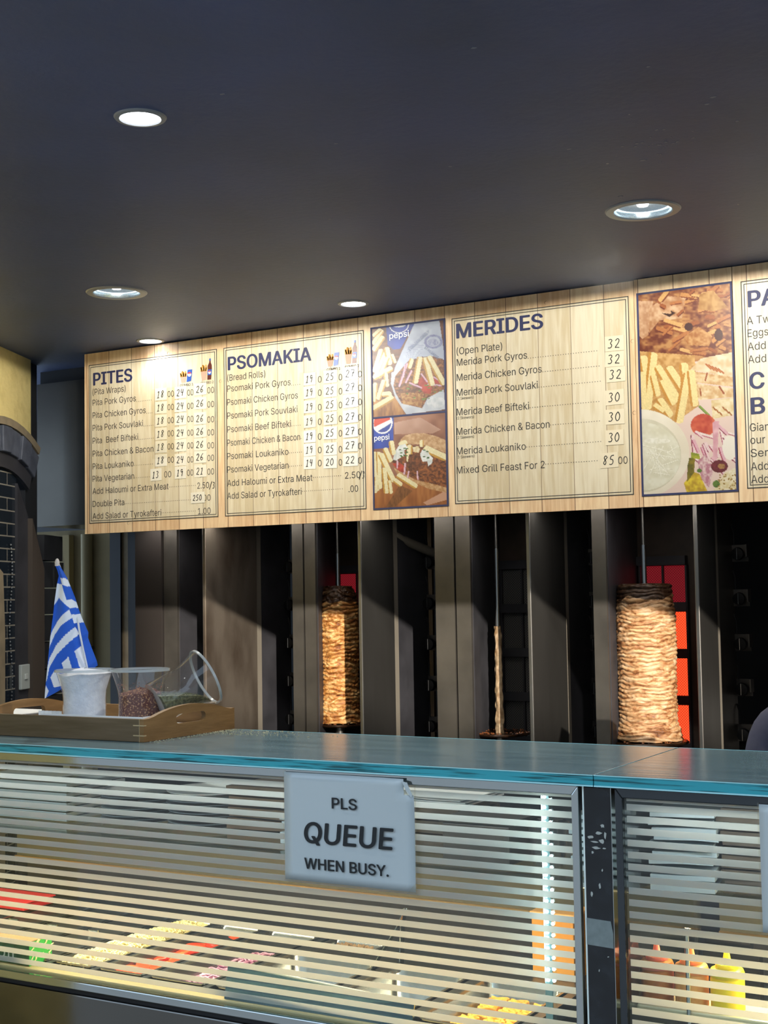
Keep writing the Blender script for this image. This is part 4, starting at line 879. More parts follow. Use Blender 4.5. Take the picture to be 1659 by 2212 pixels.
gr.add(vs, [(j*14+k, j*14+(k+1) % 14, (j+1)*14+(k+1) % 14, (j+1)*14+k) for j in range(59) for k in range(14)])
gr.done('grease_crust', mat('grease_crust', '#b09a7c', .6, noise=(60, '#7d6040', .3, .7)), sp2, smooth=True)

# ------------------------------------------------------------------ downlights
M_lamp = mat('lamp_glow', '#ffffff', .5, emit='#f4f8ff', estr=14.0)
M_lamp2 = mat('lamp_lens', '#7f8b92', .2, emit='#c4d8e4', estr=.30, noise=(220, '#5f6a72', .3, .7))
M_trim_w = mat('lamp_trim', '#8d8f90', .4); M_refl = mat('lamp_reflector', '#c8d2d6', .15, .8)
def spotlamp(o, x, y, z, w, ang, col=(.93, .96, 1.0)):
    if ang > 160: col = (1.0, .95, .85)
    l = bpy.data.lights.new('lamp_light', 'SPOT'); l.energy = w; l.shadow_soft_size = .03 if ang < 160 else .018; l.color = col
    l.spot_size = math.radians(ang); l.spot_blend = .7 if ang < 160 else .02
    q = bpy.data.objects.new('lamp_light', l); COL.objects.link(q); q.location = (x, y, z); q.parent = o
    q.matrix_parent_inverse = Matrix.Translation(-Vector(o['org']))
def downlight(x, y, large, lab, w):
    o = thing('downlight', lab, 'ceiling light', (x, y, CZ), 'recessed ceiling downlights')
    if not large:
        MB().lathe([(.036, -.001), (.038, -.004), (.046, -.003), (.048, 0)], (x, y, CZ), 40).done('trim_ring', M_trim_w, o, smooth=True)
        MB().lathe([(0, -.0025), (.030, -.0025), (.037, -.001)], (x, y, CZ), 40).done('lens', M_lamp, o, smooth=True)
        spotlamp(o, x, y, CZ-.012, w, 150)
    else:
        MB().lathe([(.066, -.001), (.068, -.004), (.084, -.003), (.087, 0)], (x, y, CZ), 56).done('trim_ring', M_trim_w, o, smooth=True)
        MB().lathe([(.066, -.001), (.064, .018)], (x, y, CZ), 56).done('reflector', M_refl, o, smooth=True)
        MB().lathe([(0, .016), (.050, .015), (.060, .012)], (x, y, CZ), 56).done('lens', M_lamp2, o, smooth=True)
        MB().lathe([(.060, .011), (.0635, .0115), (.064, .016), (.060, .017)], (x, y, CZ), 56).done('lens_rim', mat('lamp_rim_glow', '#ffffff', .3, emit='#e6f6ff', estr=2.0), o, smooth=True)
        MB().lathe([(0, .009), (.012, .010), (.014, .014)], (x, y, CZ), 20).done('bulb', M_lamp, o, smooth=True)
        spotlamp(o, x, y, CZ-.020, w, 178)
    return o
# the recesses of the two large lamps are cut into the ceiling
ceil = bpy.data.objects['ceiling']
cut = []
for x, y in ((-1.058, 3.037), (-2.622, 3.017)):
    c = MB().lathe([(0, -.03), (.066, -.03), (.066, .03), (0, .03)], (x, y, CZ), 48).done('cut', M_dark); m = ceil.modifiers.new('b', 'BOOLEAN'); m.object = c; m.operation = 'DIFFERENCE'; m.solver = 'EXACT'; cut.append(c)
bpy.context.view_layer.update()
me = bpy.data.meshes.new_from_object(ceil.evaluated_get(bpy.context.evaluated_depsgraph_get())); ceil.modifiers.clear(); ceil.data = me
for c in cut: bpy.data.objects.remove(c)
downlight(-1.620, 1.931, False, 'blazing small downlight, nearest and highest in the picture', SPOT_SMALL)
downlight(-1.058, 3.037, True, 'large recessed downlight on the right, above the open plate menu', SPOT_LARGE)
downlight(-2.622, 3.017, True, 'large recessed downlight on the left with a visible lens', SPOT_LARGE)
downlight(-2.140, 3.526, False, 'small bright downlight above the bread roll menu and photos', SPOT_SMALL*.26)
downlight(-3.022, 3.648, False, 'small bright downlight touching the pita menu board', SPOT_SMALL*.24)
# chipped paint on the ceiling
R = random.Random(4); fk = MB()
def fleck(x, y, r):
    n = 6; a0 = R.uniform(0, 6); fk.prism([(x+r*R.uniform(.5, 1.2)*math.cos(a0+k*6.283/n)*1.5, y+r*R.uniform(.5, 1.2)*math.sin(a0+k*6.283/n)) for k in range(n)], CZ-.0006, CZ+.0004, 'z')
for _ in range(34): fleck(-.87+R.gauss(0, .045), 2.60+R.gauss(0, .05), R.uniform(.001, .003))
for x, y, r in ((-1.424, 1.917, .004), (-.96, 1.97, .004), (-1.03, 2.53, .004), (-.93, 2.68, .005), (-.72, 2.43, .004), (-.70, 2.40, .004), (-1.28, 2.5, .003), (-1.06, 2.9, .004), (-1.7, 2.7, .0025), (-1.4, 2.25, .003), (-2.0, 3.0, .0025), (-.75, 2.2, .003), (-.70, 2.55, .003)): fleck(x, y, r)
f = fk.done('shade_strip4', M_fleck); struct(f)

# thin cooking smoke under the right downlight
M_smoke = bpy.data.materials.new('smoke'); M_smoke.use_nodes = True; nt = M_smoke.node_tree; nt.nodes.clear()
out = nt.nodes.new('ShaderNodeOutputMaterial'); pv = nt.nodes.new('ShaderNodeVolumeScatter'); tc = nt.nodes.new('ShaderNodeTexCoord'); n = nt.nodes.new('ShaderNodeTexNoise'); n.inputs['Scale'].default_value = 7; n.inputs['Detail'].default_value = 5; n.inputs['Distortion'].default_value = 1.2
mr = nt.nodes.new('ShaderNodeMapRange'); mr.inputs[1].default_value = .45; mr.inputs[2].default_value = .75; mr.inputs[3].default_value = 0; mr.inputs[4].default_value = .55
nt.links.new(tc.outputs['Object'], n.inputs['Vector']); nt.links.new(n.outputs['Fac'], mr.inputs[0]); su = nt.nodes.new('ShaderNodeVectorMath'); su.operation = 'SUBTRACT'; su.inputs[1].default_value = (-1.19, 3.16, CZ-.15); nt.links.new(tc.outputs['Object'], su.inputs[0])
ln_ = nt.nodes.new('ShaderNodeVectorMath'); ln_.operation = 'LENGTH'; nt.links.new(su.outputs[0], ln_.inputs[0])
fo = nt.nodes.new('ShaderNodeMapRange'); fo.inputs[1].default_value = .14; fo.inputs[2].default_value = .03; nt.links.new(ln_.outputs['Value'], fo.inputs[0])
mm_ = nt.nodes.new('ShaderNodeMath'); mm_.operation = 'MULTIPLY'; nt.links.new(mr.outputs[0], mm_.inputs[0]); nt.links.new(fo.outputs[0], mm_.inputs[1]); nt.links.new(mm_.outputs[0], pv.inputs['Density']); nt.links.new(pv.outputs[0], out.inputs['Volume'])
vs = MB(); prof = [(.001 if a in (0, 12) else .17*math.sin(math.pi*a/12), -.14*math.cos(math.pi*a/12)) for a in range(13)]
vs.lathe(prof, (-1.19, 3.16, CZ-.15), 24)
sm = vs.done('smoke_wisp', M_smoke); tag(sm, 'faint wisp of cooking smoke drifting under the right downlight', 'smoke', kind='stuff')

# ------------------------------------------------------------------ the person behind the counter
def skin_mesh(name, V, E, root, m, parent, sub=2):
    me = bpy.data.meshes.new(name); me.from_pydata([v[0] for v in V], E, [])
    o = bpy.data.objects.new(name, me); COL.objects.link(o)
    md = o.modifiers.new('skin', 'SKIN'); md.use_smooth_shade = True
    o.modifiers.new('sub', 'SUBSURF').levels = sub; o.modifiers['sub'].render_levels = sub
    for i, v in enumerate(V):
        r = v[1]; me.skin_vertices[0].data[i].radius = r if isinstance(r, tuple) else (r, r)
        me.skin_vertices[0].data[i].use_root = (i == root)
    me.materials.append(m)
    bpy.context.view_layer.update()
    dg = bpy.context.evaluated_depsgraph_get()
    nm = bpy.data.meshes.new_from_object(o.evaluated_get(dg)); o.modifiers.clear(); o.data = nm
    if parent is not None: attach(o, parent)
    return o
M_skin = mat('skin', '#c08c6c', .5); M_shirt = mat('navy_shirt', '#3a3c50', .8, noise=(40, '#33354a', .3, .7), bump=(25, .15)); M_trou = mat('black_trousers', '#1a1b20', .8); M_hair = mat('dark_hair', '#1d1613', .6)
px, py = -.645, 3.13
per = thing('person', 'person in a navy shirt behind the counter, only a shoulder in the picture', 'person', (px, py, 0))
V = []; E = []
def jn(p, r, par=None):
    V.append(((px+p[0], py-p[1], p[2]), r)); i = len(V)-1
    if par is not None: E.append((par, i))
    return i
pel = jn((0, 0, .90), (.13, .10)); sp_ = jn((0, .0, 1.05), (.12, .09), pel); ches = jn((0, .01, 1.22), (.135, .10), sp_); nb = jn((0, .015, 1.315), (.075, .07), ches); nk = jn((0, .06, 1.345), .052, nb)
h1 = jn((0, .125, 1.345), (.066, .074), nk); h2 = jn((0, .165, 1.385), (.074, .082), h1); h3 = jn((0, .15, 1.42), (.062, .068), h2); nose = jn((0, .250, 1.335), .010, h2); chin = jn((0, .195, 1.285), .026, h1)
for sgn in (-1, 1):
    s1 = jn((sgn*.10, .01, 1.275), .062, ches); s2 = jn((sgn*.165, .01, 1.255), .054, s1); el = jn((sgn*.21, .0, 1.00), .041, s2); fa = jn((sgn*.17, .10, .97), .036, el); wr = jn((sgn*.09, .155, .985), .025, fa)
    pa = jn((sgn*.065, .180, .995), (.016, .030), wr)
    for q, (dz, L) in enumerate(((.028, .055), (.010, .064), (-.009, .060), (-.027, .046))):
        a = jn((sgn*.045, .200, .995+dz), .0095, pa); b1 = jn((sgn*(.045-L*.45), .205, .993+dz*1.1), .0088, a); jn((sgn*(.045-L*.75), .188, .990+dz*1.1), .0075, b1)
    t1 = jn((sgn*.070, .168, 1.030), .011, pa); jn((sgn*.050, .172, 1.052), .009, t1)
    hp = jn((sgn*.085, 0, .84), .085, pel); kn_ = jn((sgn*.095, .015, .47), .056, hp); an = jn((sgn*.10, -.01, .09), .037, kn_); jn((sgn*.105, .12, .045), (.038, .03), an)
    jn((sgn*.082, .135, 1.375), (.010, .022), h2)
skin_mesh('body', V, E, 0, M_skin, per)
V = []; E = []
a = jn((0, 0, .84), (.165, .125)); b_ = jn((0, 0, 1.05), (.155, .12), a); c = jn((0, .008, 1.22), (.165, .125), b_); d = jn((0, .015, 1.31), (.092, .085), c)
for sgn in (-1, 1):
    s1 = jn((sgn*.10, .01, 1.268), .082, c); s2 = jn((sgn*.165, .01, 1.245), .074, s1); s3 = jn((sgn*.19, .035, 1.10), .060, s2)
skin_mesh('shirt', V, E, 0, M_shirt, per)
V = []; E = []
a = jn((0, 0, .92), (.15, .115))
for sgn in (-1, 1):
    hp = jn((sgn*.085, 0, .82), .098, a); k = jn((sgn*.095, .015, .47), .072, hp); jn((sgn*.10, -.005, .10), .062, k)
skin_mesh('trousers', V, E, 0, M_trou, per)
V = []; E = []
a = jn((0, .125, 1.415), (.080, .080)); b_ = jn((0, .17, 1.44), (.066, .060), a); jn((0, .075, 1.385), (.066, .045), a)
skin_mesh('hair', V, E, 0, M_hair, per)
for sgn in (-1, 1):
    MB().lathe([(0, -.010), (.007, -.007), (.010, 0), (.007, .007), (.001, .010)], (px+sgn*.03, py-.238, 1.37), 12).done('eye', mat('eye', '#e8e4de', .2), per, smooth=True)
    sh = MB(); sh.box(px+sgn*.105-.045, px+sgn*.105+.045, py-.18, py+.06, 0, .028); sh.done('shoe', M_blackm, per, bevel=.01)
MB().box(px-.022, px+.022, py-.238, py-.230, 1.305, 1.312).done('mouth', mat('lips', '#8d5048', .5), per, bevel=.003)

# ------------------------------------------------------------------ glass display cases
M_top = mat('counter_glass_top', '#748e95', .16, 0, .5, noise=(3.2, '#566f77', .3, .75, (1.2, 9, 1), 7), bump=(9, .05, (1, 8, 1)))
M_edge = mat('counter_glass_edge', '#2f9aa6', .12, 0, .5, noise=(9, '#0f4a50', .50, .62, (.9, 1, 26), 5))
M_rim = mat('polished_rim', '#a8dfe2', .1)
M_frame = mat('polished_frame', '#b4babb', .1, 1.0)
M_framed = mat('smoked_frame', '#4a4e52', .12, .9)
M_fascia = mat('mirror_fascia', '#6f6d6a', .1, 1.0, bump=(3, .05))
M_deck = mat('deck_steel', '#6b747c', .28, .85, noise=(8, '#565e66', .3, .7, (1, 3, 1)))
M_ledge = mat('cream_ledge', '#a3946a', .5)
M_olive = mat('olive_panel', '#6e6c5c', .35)
M_frost = bpy.data.materials.new('frosted_band'); M_frost.use_nodes = True; nt = M_frost.node_tree; nt.nodes.clear()
out = nt.nodes.new('ShaderNodeOutputMaterial'); d = nt.nodes.new('ShaderNodeBsdfDiffuse'); t = nt.nodes.new('ShaderNodeBsdfTranslucent'); tr = nt.nodes.new('ShaderNodeBsdfTransparent'); m1 = nt.nodes.new('ShaderNodeMixShader'); m2 = nt.nodes.new('ShaderNodeMixShader')
d.inputs[0].default_value = (*lin('#aeb4b2'), 1); t.inputs[0].default_value = (*lin('#f0eee6'), 1); m1.inputs[0].default_value = .62; m2.inputs[0].default_value = .10
nt.links.new(d.outputs[0], m1.inputs[1]); nt.links.new(t.outputs[0], m1.inputs[2]); nt.links.new(m1.outputs[0], m2.inputs[1]); nt.links.new(tr.outputs[0], m2.inputs[2]); nt.links.new(m2.outputs[0], out.inputs[0])
FYc = 2.27; TOP = H-.313; BOT = H-.809
M_ledw = mat('led_white', '#ffffff', .3, emit='#eefcff', estr=LED_E)
M_tube = mat('added_warm_tube', '#fff2d0', .3, emit='#ffe2a8', estr=2.0)
def case(label, x0, x1, fl, fr, strips_from, fm, t0, t1):
    """fl, fr: inner edges of the pane"""
    o = thing('display_case', label, 'display case', ((x0+x1)/2, 2.6, 0), 'glass display cases')
    MB().box(t0, t1, 2.258, 2.715, TOP-.0185, TOP).done('glass_top', [M_top, M_edge], o, bevel=.0012)
    g = o.children[0].data
    for p in g.polygons:
        if p.normal.y < -.9 or abs(p.normal.x) > .9 or p.normal.y > .9: p.material_index = 1
    rb = MB(); rb.box(t0, t1, 2.2572, 2.2582, TOP-.0012, TOP+.0002).box(t0, t1, 2.2572, 2.2582, TOP-.0200, TOP-.0175).box(t0, t1, 2.7148, 2.7165, TOP-.003, TOP+.0004); rb.done('polished_edge', M_rim, o)
    MB().box(fl, fr, FYc+.002, FYc+.007, BOT, H-.350).done('front_pane', M_glass, o)
    st = MB(); n = 0
    for k in range(-12, 12):
        zt = H-.5715-.0200*k-.0088; zb = zt-.0112
        if zt > H-.350 or zb < BOT: continue
        st.box(fl+strips_from, fr, FYc+.0012, FYc+.0018, zb, zt)
    st.box(fl+strips_from, fr, FYc+.0012, FYc+.0018, H-.3555, H-.350)
    st.done('frosted_bands', M_frost, o)
    f = MB(); zf0, zf1 = H-.3505, TOP-.0205
    f.prism([(fl-.013, zf1), (fr+.013, zf1), (fr, zf0), (fl, zf0)], FYc-.004, FYc+.010); f.done('top_rail', fm, o, bevel=.0015)
    f = MB(); f.prism([(fr+.013, zf1), (fr+.013, BOT-.016), (fr, BOT-.016), (fr, zf0)], FYc-.004, FYc+.010); f.done('side_rail', fm, o, bevel=.0015)
    f = MB(); f.prism([(fl-.013, zf1), (fl-.013, BOT-.016), (fl, BOT-.016), (fl, zf0)], FYc-.004, FYc+.010); f.done('side_rail', fm, o, bevel=.0015)
    MB().box(fl, fr, FYc-.006, FYc+.012, BOT-.017, BOT).done('bottom_rail', M_frame, o, bevel=.002)
    MB().box(x0, x1, FYc+.0, FYc+.02, BOT-.026, BOT-.017).done('groove', M_blackm, o)
    MB().box(x0, x1, FYc-.008, FYc+.02, .14, BOT-.026).done('fascia', M_fascia, o, bevel=.003)
    MB().box(x0+.02, x1-.02, FYc+.06, 2.86, .0, .14).done('plinth', M_blackm, o)
    MB().box(x0, x1, FYc+.02, 2.90, .14, .655).done('base', M_soot, o)
    MB().box(x0+.004, x1-.004, 2.69, 2.90, .655, H-.806).done('deck', M_deck, o)
    MB().box(x0+.004, x1-.004, FYc+.014, 2.332, .655, H-.8035).done('front_ledge', M_ledge, o, bevel=.003)
    MB().box(x0+.004, x1-.004, 2.890, 2.90, H-.806, H-.70).done('back_panel', M_soot, o)
    bp = MB(); bp.box(x0+.004, x1-.004, 2.850, 2.856, H-.70, H-.536); bp.done('rear_screen', M_olive, o)
    MB().box(x0+.004, x1-.004, 2.842, 2.850, H-.703, H-.698).done('gold_trim', mat('brass_trim', '#c9a878', .3, .7), o)
    MB().box(x0+.006, x1-.006, 2.42, 2.85, H-.536, H-.528).done('glass_shelf', [M_glass, M_green_edge], o)
    g = o.children[-1].data
    for p in g.polygons:
        if abs(p.normal.y) > .9: p.material_index = 1
    for xx in (x0+.006, x1-.012): MB().box(xx, xx+.006, FYc+.02, 2.70, H-.80, TOP-.02).done('end_glass', M_glass, o)
    # added tube under the shelf, warming the food below
    hs = MB().box(x0+.05, x1-.05, 2.452, 2.486, H-.549, H-.540).done('added_tube_housing', M_steel, o)
    MB().box(x0+.06, x1-.06, 2.456, 2.482, H-.551, H-.549).done('tube', M_tube, hs)
    l = bpy.data.lights.new('added_tube_light', 'AREA'); l.shape = 'RECTANGLE'; l.size = x1-x0-.12; l.size_y = .03; l.energy = CASE_W*(x1-x0)*(1.5 if x0 > -1 else 1); l.color = (1.0, .77, .45)
    q = bpy.data.objects.new('added_tube_light', l); COL.objects.link(q); q.location = ((x0+x1)/2, 2.469, H-.553); q.parent = o; q.matrix_parent_inverse = Matrix.Translation(-Vector(o['org']))
    # added tube behind the top rail, brightening the shelf
    hs = MB().box(x0+.05, x1-.05, FYc+.033, FYc+.059, TOP-.034, TOP-.0190).done('added_tube_housing', M_steel, o)
    MB().box(x0+.06, x1-.06, FYc+.037, FYc+.055, TOP-.036, TOP-.034).done('tube', mat('added_white_tube', '#ffffff', .3, emit='#f2f8ff', estr=2.0), hs)
    l = bpy.data.lights.new('added_tube_light', 'AREA'); l.shape = 'RECTANGLE'; l.size = x1-x0-.12; l.size_y = .02; l.energy = TOP_W*(x1-x0); l.color = (.88, .95, 1.0)
    q = bpy.data.objects.new('added_tube_light', l); COL.objects.link(q); q.location = ((x0+x1)/2, FYc+.046, TOP-.038); q.rotation_euler = (math.radians(10), 0, 0); q.parent = o; q.matrix_parent_inverse = Matrix.Translation(-Vector(o['org']))
    return o
c1 = case('long glass display case with steel pans, carrying the queue sign', -2.85, -.9275, -2.83, -.949, 0.0, M_frame, -2.85, -.9045)
c2_ = case('second glass display case right of the black post, with sauce bottles', -.8755, .9, -.856, .88, .006, M_framed, -.9030, .9)
# the black post between the cases
po = thing('counter_post', 'scuffed black post between the two glass display cases', 'post', (-.9015, 2.3, 0), None)
MB().box(-.9265, -.8765, FYc-.003, 2.70, 0, TOP-.021).done('post_body', mat('scuffed_black', '#14171b', .22, 0, .5, noise=(30, '#23272c', .45, .75)), po, bevel=.002)
MB().box(-.9295, -.9265, FYc-.001, FYc+.012, BOT-.02, TOP-.022).done('bright_strip', mat('painted_led_glow', '#e8f4ee', .15, .3), po)  # pale colour stands in for the line lit by the LEDs
MB().box(-.8765, -.8755, FYc-.004, FYc+.02, BOT-.02, TOP-.022).done('bright_strip', M_frame, po)
sc = MB(); R = random.Random(11)
yS = FYc-.0035
for cx_, cz_, w, h in ((-.893, 1.150, .007, .006), (-.900, 1.138, .013, .006), (-.915, 1.130, .009, .006), (-.908, 1.122, .012, .004), (-.894, 1.124, .010, .008), (-.888, 1.135, .005, .012), (-.905, 1.112, .014, .004), (-.890, 1.112, .006, .003), (-.912, 1.104, .005, .004), (-.900, 1.048, .004, .008), (-.915, 1.033, .004, .008), (-.895, 1.075, .003, .004), (-.888, .93, .003, .002), (-.905, .905, .002, .004)):
    k = 9; sc.prism([(cx_+w*R.uniform(.5, 1.1)*math.cos(a*6.283/k)*.6, cz_+h*R.uniform(.5, 1.1)*math.sin(a*6.283/k)*.6) for a in range(k)], yS-.0002, yS+.0006)
s_ = sc.done('bare_patches', mat('scraped_residue', '#a8aaa2', .8), po); s_['kind'] = 'stuff'
MB().prism([(-.926, .992), (-.882, .990), (-.878, .97), (-.878, .945), (-.926, .947)], yS-.0004, yS+.0006).done('grey_tape', mat('grey_tape', '#7d8683', .7, noise=(60, '#6d7673', .3, .7)), po)

# LED strip on a slim upright inside the left case
ls = thing('led_strip', 'upright strip of small white lights inside the left case beside the post', 'led strip', (-1.02, 2.312, H-.80), None)
MB().box(-1.027, -1.0135, 2.314, 2.317, H-.804, H-.352).done('backing_strip', mat('led_backing', '#8fb5b8', .2, .4), ls)
MB().box(-1.0125, -1.006, 2.314, 2.317, H-.804, H-.352).done('backing_strip', M_glass, ls)
led = None
def leds(x, n, z0, z1, r):
    global led
    for i in range(n):
        z = z0+(z1-z0)*i/(n-1)
        if led is None:
            led = MB().lathe([(0, -.003), (.0027, -.002), (.0031, 0)], n=10, M=Matrix.Translation((x, 2.314, z)) @ Matrix.Rotation(-math.pi/2, 4, 'X')).done('led', M_ledw, ls, smooth=True); led['z0'] = z; led['x0'] = x
        else:
            c = led.copy(); COL.objects.link(c); c.parent = ls; c.matrix_parent_inverse = led.matrix_parent_inverse.copy(); c.location = (x-led['x0'], 0, z-led['z0'])
leds(-1.0205, 36, H-.364, H-.686, 1); leds(-1.0095, 17, H-.369, H-.686, 1)  # second column is the strip's reflection, built as glowing dots
l = bpy.data.lights.new('led_light', 'AREA'); l.shape = 'RECTANGLE'; l.size = .012; l.size_y = .33; l.energy = .9; l.color = (.88, .97, 1.0)
q = bpy.data.objects.new('led_light', l); COL.objects.link(q); q.location = (-1.0275, 2.318, H-.525); q.rotation_euler = (math.pi/2, 0, -math.pi/2); q.parent = ls; q.matrix_parent_inverse = Matrix.Translation(-Vector(ls['org']))

# signs taped on the glass
def paper_sign(lab, x0, x1, z0, z1, cutc=.0, lines=()):
    o = thing('paper_sign', lab, 'sign', ((x0+x1)/2, FYc-.005, z0))
    n = 14; vs = []; y0 = FYc-.0072
    for j in range(n+1):
        for i in range(n+1):
            u, v = i/n, j/n
            curl = .0035*max(0, u-.82)/.18*max(0, v-.75)/.25 + .0012*math.sin(u*5)*math.sin(v*4)
            vs.append((x0+(x1-x0)*u, y0-.0008-curl, z0+(z1-z0)*v))
    mb = MB(); mb.add(vs, [(j*(n+1)+i, j*(n+1)+i+1, (j+1)*(n+1)+i+1, (j+1)*(n+1)+i) for j in range(n) for i in range(n) if not (cutc and i >= n-1 and j >= n-2)])
    s = mb.done('sheet', M_lam, o, smooth=True); sm_ = s.modifiers.new('t', 'SOLIDIFY'); sm_.thickness = .0008; sm_.offset = 1
    mb = MB(); mb.box(x0-.003, x0, y0-.0004, y0+.0006, z0-.003, z1+.002).box(x1, x1+.003, y0-.0004, y0+.0006, z0-.003, z1-.012).box(x0, x1, y0-.0004, y0+.0006, z0-.003, z0); mb.done('laminate_edge', M_tape, o)
    if cutc:
        MB().prism([(x1-.023, z1-.004), (x1-.015, z1-.020), (x1-.003, z1-.034), (x1-.001, z1-.028), (x1-.012, z1-.006)], y0-.0055, y0-.005).done('peeled_corner', M_lam, o)
        MB().prism([(x1-.018, z0-.004), (x1+.003, z0-.004), (x1+.003, z0+.018), (x1-.004, z0+.012)], y0-.0032, y0-.003).done('clear_tape', M_tape, o)
    if lines:
        for t_, a, zb, b_, cap, sh in lines:
            mb = MB(); put_text(mb, t_, a, zb, b_, cap, y0-.0036, bold=.045, shear=sh); mb.done('lettering', M_ink, o)
    return o
paper_sign('white laminated PLS QUEUE WHEN BUSY sign taped on the left case', -1.5475, -1.2585, 1.0050, 1.2110, 1,
    (('PLS', -1.4368, 1.1472, -1.3802, .0207, 0), ('QUEUE', -1.5028, 1.0785, -1.3050, .0400, .10), ('WHEN BUSY.', -1.5010, 1.0292, -1.3128, .0208, 0)))
paper_sign('white laminated sheet at the right edge of the picture, taped on the second case', -.6215, -.33, 1.0, 1.204)

# ---- things on the glass shelf
SH = H-.528
def plates(x, y, n, r, lab, col, rough, metal, t=.0085, jit=.004, sq=False):
    R = random.Random(int(x*1000)); first = None
    mm = mat('plate_'+lab[:6], col, rough, metal)
    for i in range(n):
        z = SH+.0005+i*t
        nm = 'oval_plate' if not sq else 'steel_tray'
        lb = lab+', '+('bottom' if i == 0 else ('top' if i == n-1 else ['second', 'third', 'fourth', 'fifth', 'sixth', 'seventh', 'eighth', 'ninth'][i-1]))+' of its stack'
        if sq:
            mb = MB(); w, dd = r; mb.box(x-w, x+w, y-dd, y+dd, z, z+.0015); 
            for a in ((x-w-.006, x-w, y-dd-.006, y+dd+.006), (x+w, x+w+.006, y-dd-.006, y+dd+.006), (x-w, x+w, y-dd-.006, y-dd), (x-w, x+w, y+dd, y+dd+.006)): mb.box(*a, z+.0015, z+t-.0012)
            o = mb.done(nm, mm, bevel=.0006)
        else:
            o = MB().lathe([(0, z), (r*.7, z), (r*.85, z+.004), (r, z+t-.0015), (r*.99, z+t-.0005), (r*.82, z+.006), (r*.68, z+.002), (0, z+.002)], (x+R.uniform(-jit, jit), y+R.uniform(-jit, jit), 0), 48).done(nm, mm, smooth=True)
        tag(o, lb, 'tray' if sq else 'plate', lab.split(',')[0]+' stack')
plates(-2.50, 2.62, 8, (.145, .10), 'rectangular steel tray on the glass shelf at far left', '#a3adb2', .3, .3, t=.0115, sq=True)
plates(-2.20, 2.60, 9, .088, 'dark round metal plate on the glass shelf, left stack', '#8d989c', .25, .3)
plates(-2.005, 2.625, 9, .098, 'grey round metal plate on the glass shelf, right stack', '#9aa4a8', .25, .3)
def sheets(x0, x1, y0, y1, n, t, name, lab, cat, m, seed, jit=.006, z0=SH, rot=0.0, amp=.0):
    """a pile counted sheet by sheet, each its own object"""
    R = random.Random(seed)
    ordn = ['bottom', 'second', 'third', 'fourth', 'fifth', 'sixth', 'seventh', 'eighth', 'ninth', 'tenth', 'eleventh', 'twelfth']
    for i in range(n):
        a = rot+R.uniform(-.03, .03); cx_, cy_ = (x0+x1)/2+R.uniform(-jit, jit), (y0+y1)/2+R.uniform(-jit, jit); w, d_ = (x1-x0)/2, (y1-y0)/2
        N = 10; vs = []; z = z0+.0006+i*t
        for s_ in (0, 1):
            for j in range(N+1):
                for k in range(N+1):
                    u, v = (k/N*2-1)*w, (j/N*2-1)*d_
                    wv = amp*(mnoise.noise(Vector((u*9, v*9, i*1.7+seed)))*.5+.5)*(1-.4*s_) if i > 0 else 0
                    vs.append((cx_+u*math.cos(a)-v*math.sin(a), cy_+u*math.sin(a)+v*math.cos(a), z+s_*t*.75+wv*t))
        M_ = (N+1)*(N+1); fs = []
        for j in range(N):
            for k in range(N):
                b0 = j*(N+1)+k; fs.append((b0, b0+N+1, b0+N+2, b0+1)); fs.append((M_+b0, M_+b0+1, M_+b0+N+2, M_+b0+N+1))
        for k in range(N):
            fs.append((k, k+1, M_+k+1, M_+k)); q0 = N*(N+1)+k; fs.append((q0+1, q0, M_+q0, M_+q0+1)); a0 = k*(N+1); fs.append((a0+N+1, a0, M_+a0, M_+a0+N+1)); b1 = k*(N+1)+N; fs.append((b1, b1+N+1, M_+b1+N+1, M_+b1))
        o = MB().add(vs, fs).done(name, m, smooth=True)
        tag(o, '%s, %s' % (lab, 'topmost' if i == n-1 else ordn[i]+(' from below' if i else '')), cat, lab)
M_kr = mat('brown_paper', '#7d6650', .7, noise=(14, '#65503e', .3, .7), bump=(20, .2)); M_wp = mat('white_bag_paper', '#b9c2c5', .6, bump=(16, .25)); M_card = mat('grey_brown_card', '#6f6052', .7, noise=(30, '#5a4c40', .3, .7, (1, 1, 6)))
sheets(-1.90, -1.735, 2.55, 2.76, 9, .012, 'paper_bag', 'brown paper bag lying in the pile between plates and the queue sign', 'paper bag', M_kr, 3, amp=.5)
sheets(-1.715, -1.60, 2.50, 2.74, 7, .012, 'paper_bag', 'white paper bag in the pile behind the queue sign', 'paper bag', M_wp, 4, amp=.5)
sheets(-1.57, -1.335, 2.60, 2.80, 3, .004, 'printed_sheet', 'white printed wrapping sheet right of the queue sign', 'paper', M_white, 5, z0=SH+.085, amp=1.5)
sheets(-1.56, -1.34, 2.60, 2.80, 6, .0138, 'card_tray', 'folded brown card tray under the printed sheets', 'card tray', M_card, 6)
bx = thing('card_box', 'dark brown card box right of the queue sign on the glass shelf', 'box', (-1.235, 2.55, SH))
MB().box(-1.312, -1.165, 2.47, 2.62, SH+.0006, SH+.078).done('carton', mat('dark_carton', '#4d443c', .5, noise=(9, '#3e3630', .3, .7)), bx, bevel=.004)
MB().box(-1.318, -1.160, 2.464, 2.626, SH+.0785, SH+.086).done('lid', mat('dark_lid', '#3b3632', .4), bx, bevel=.003)
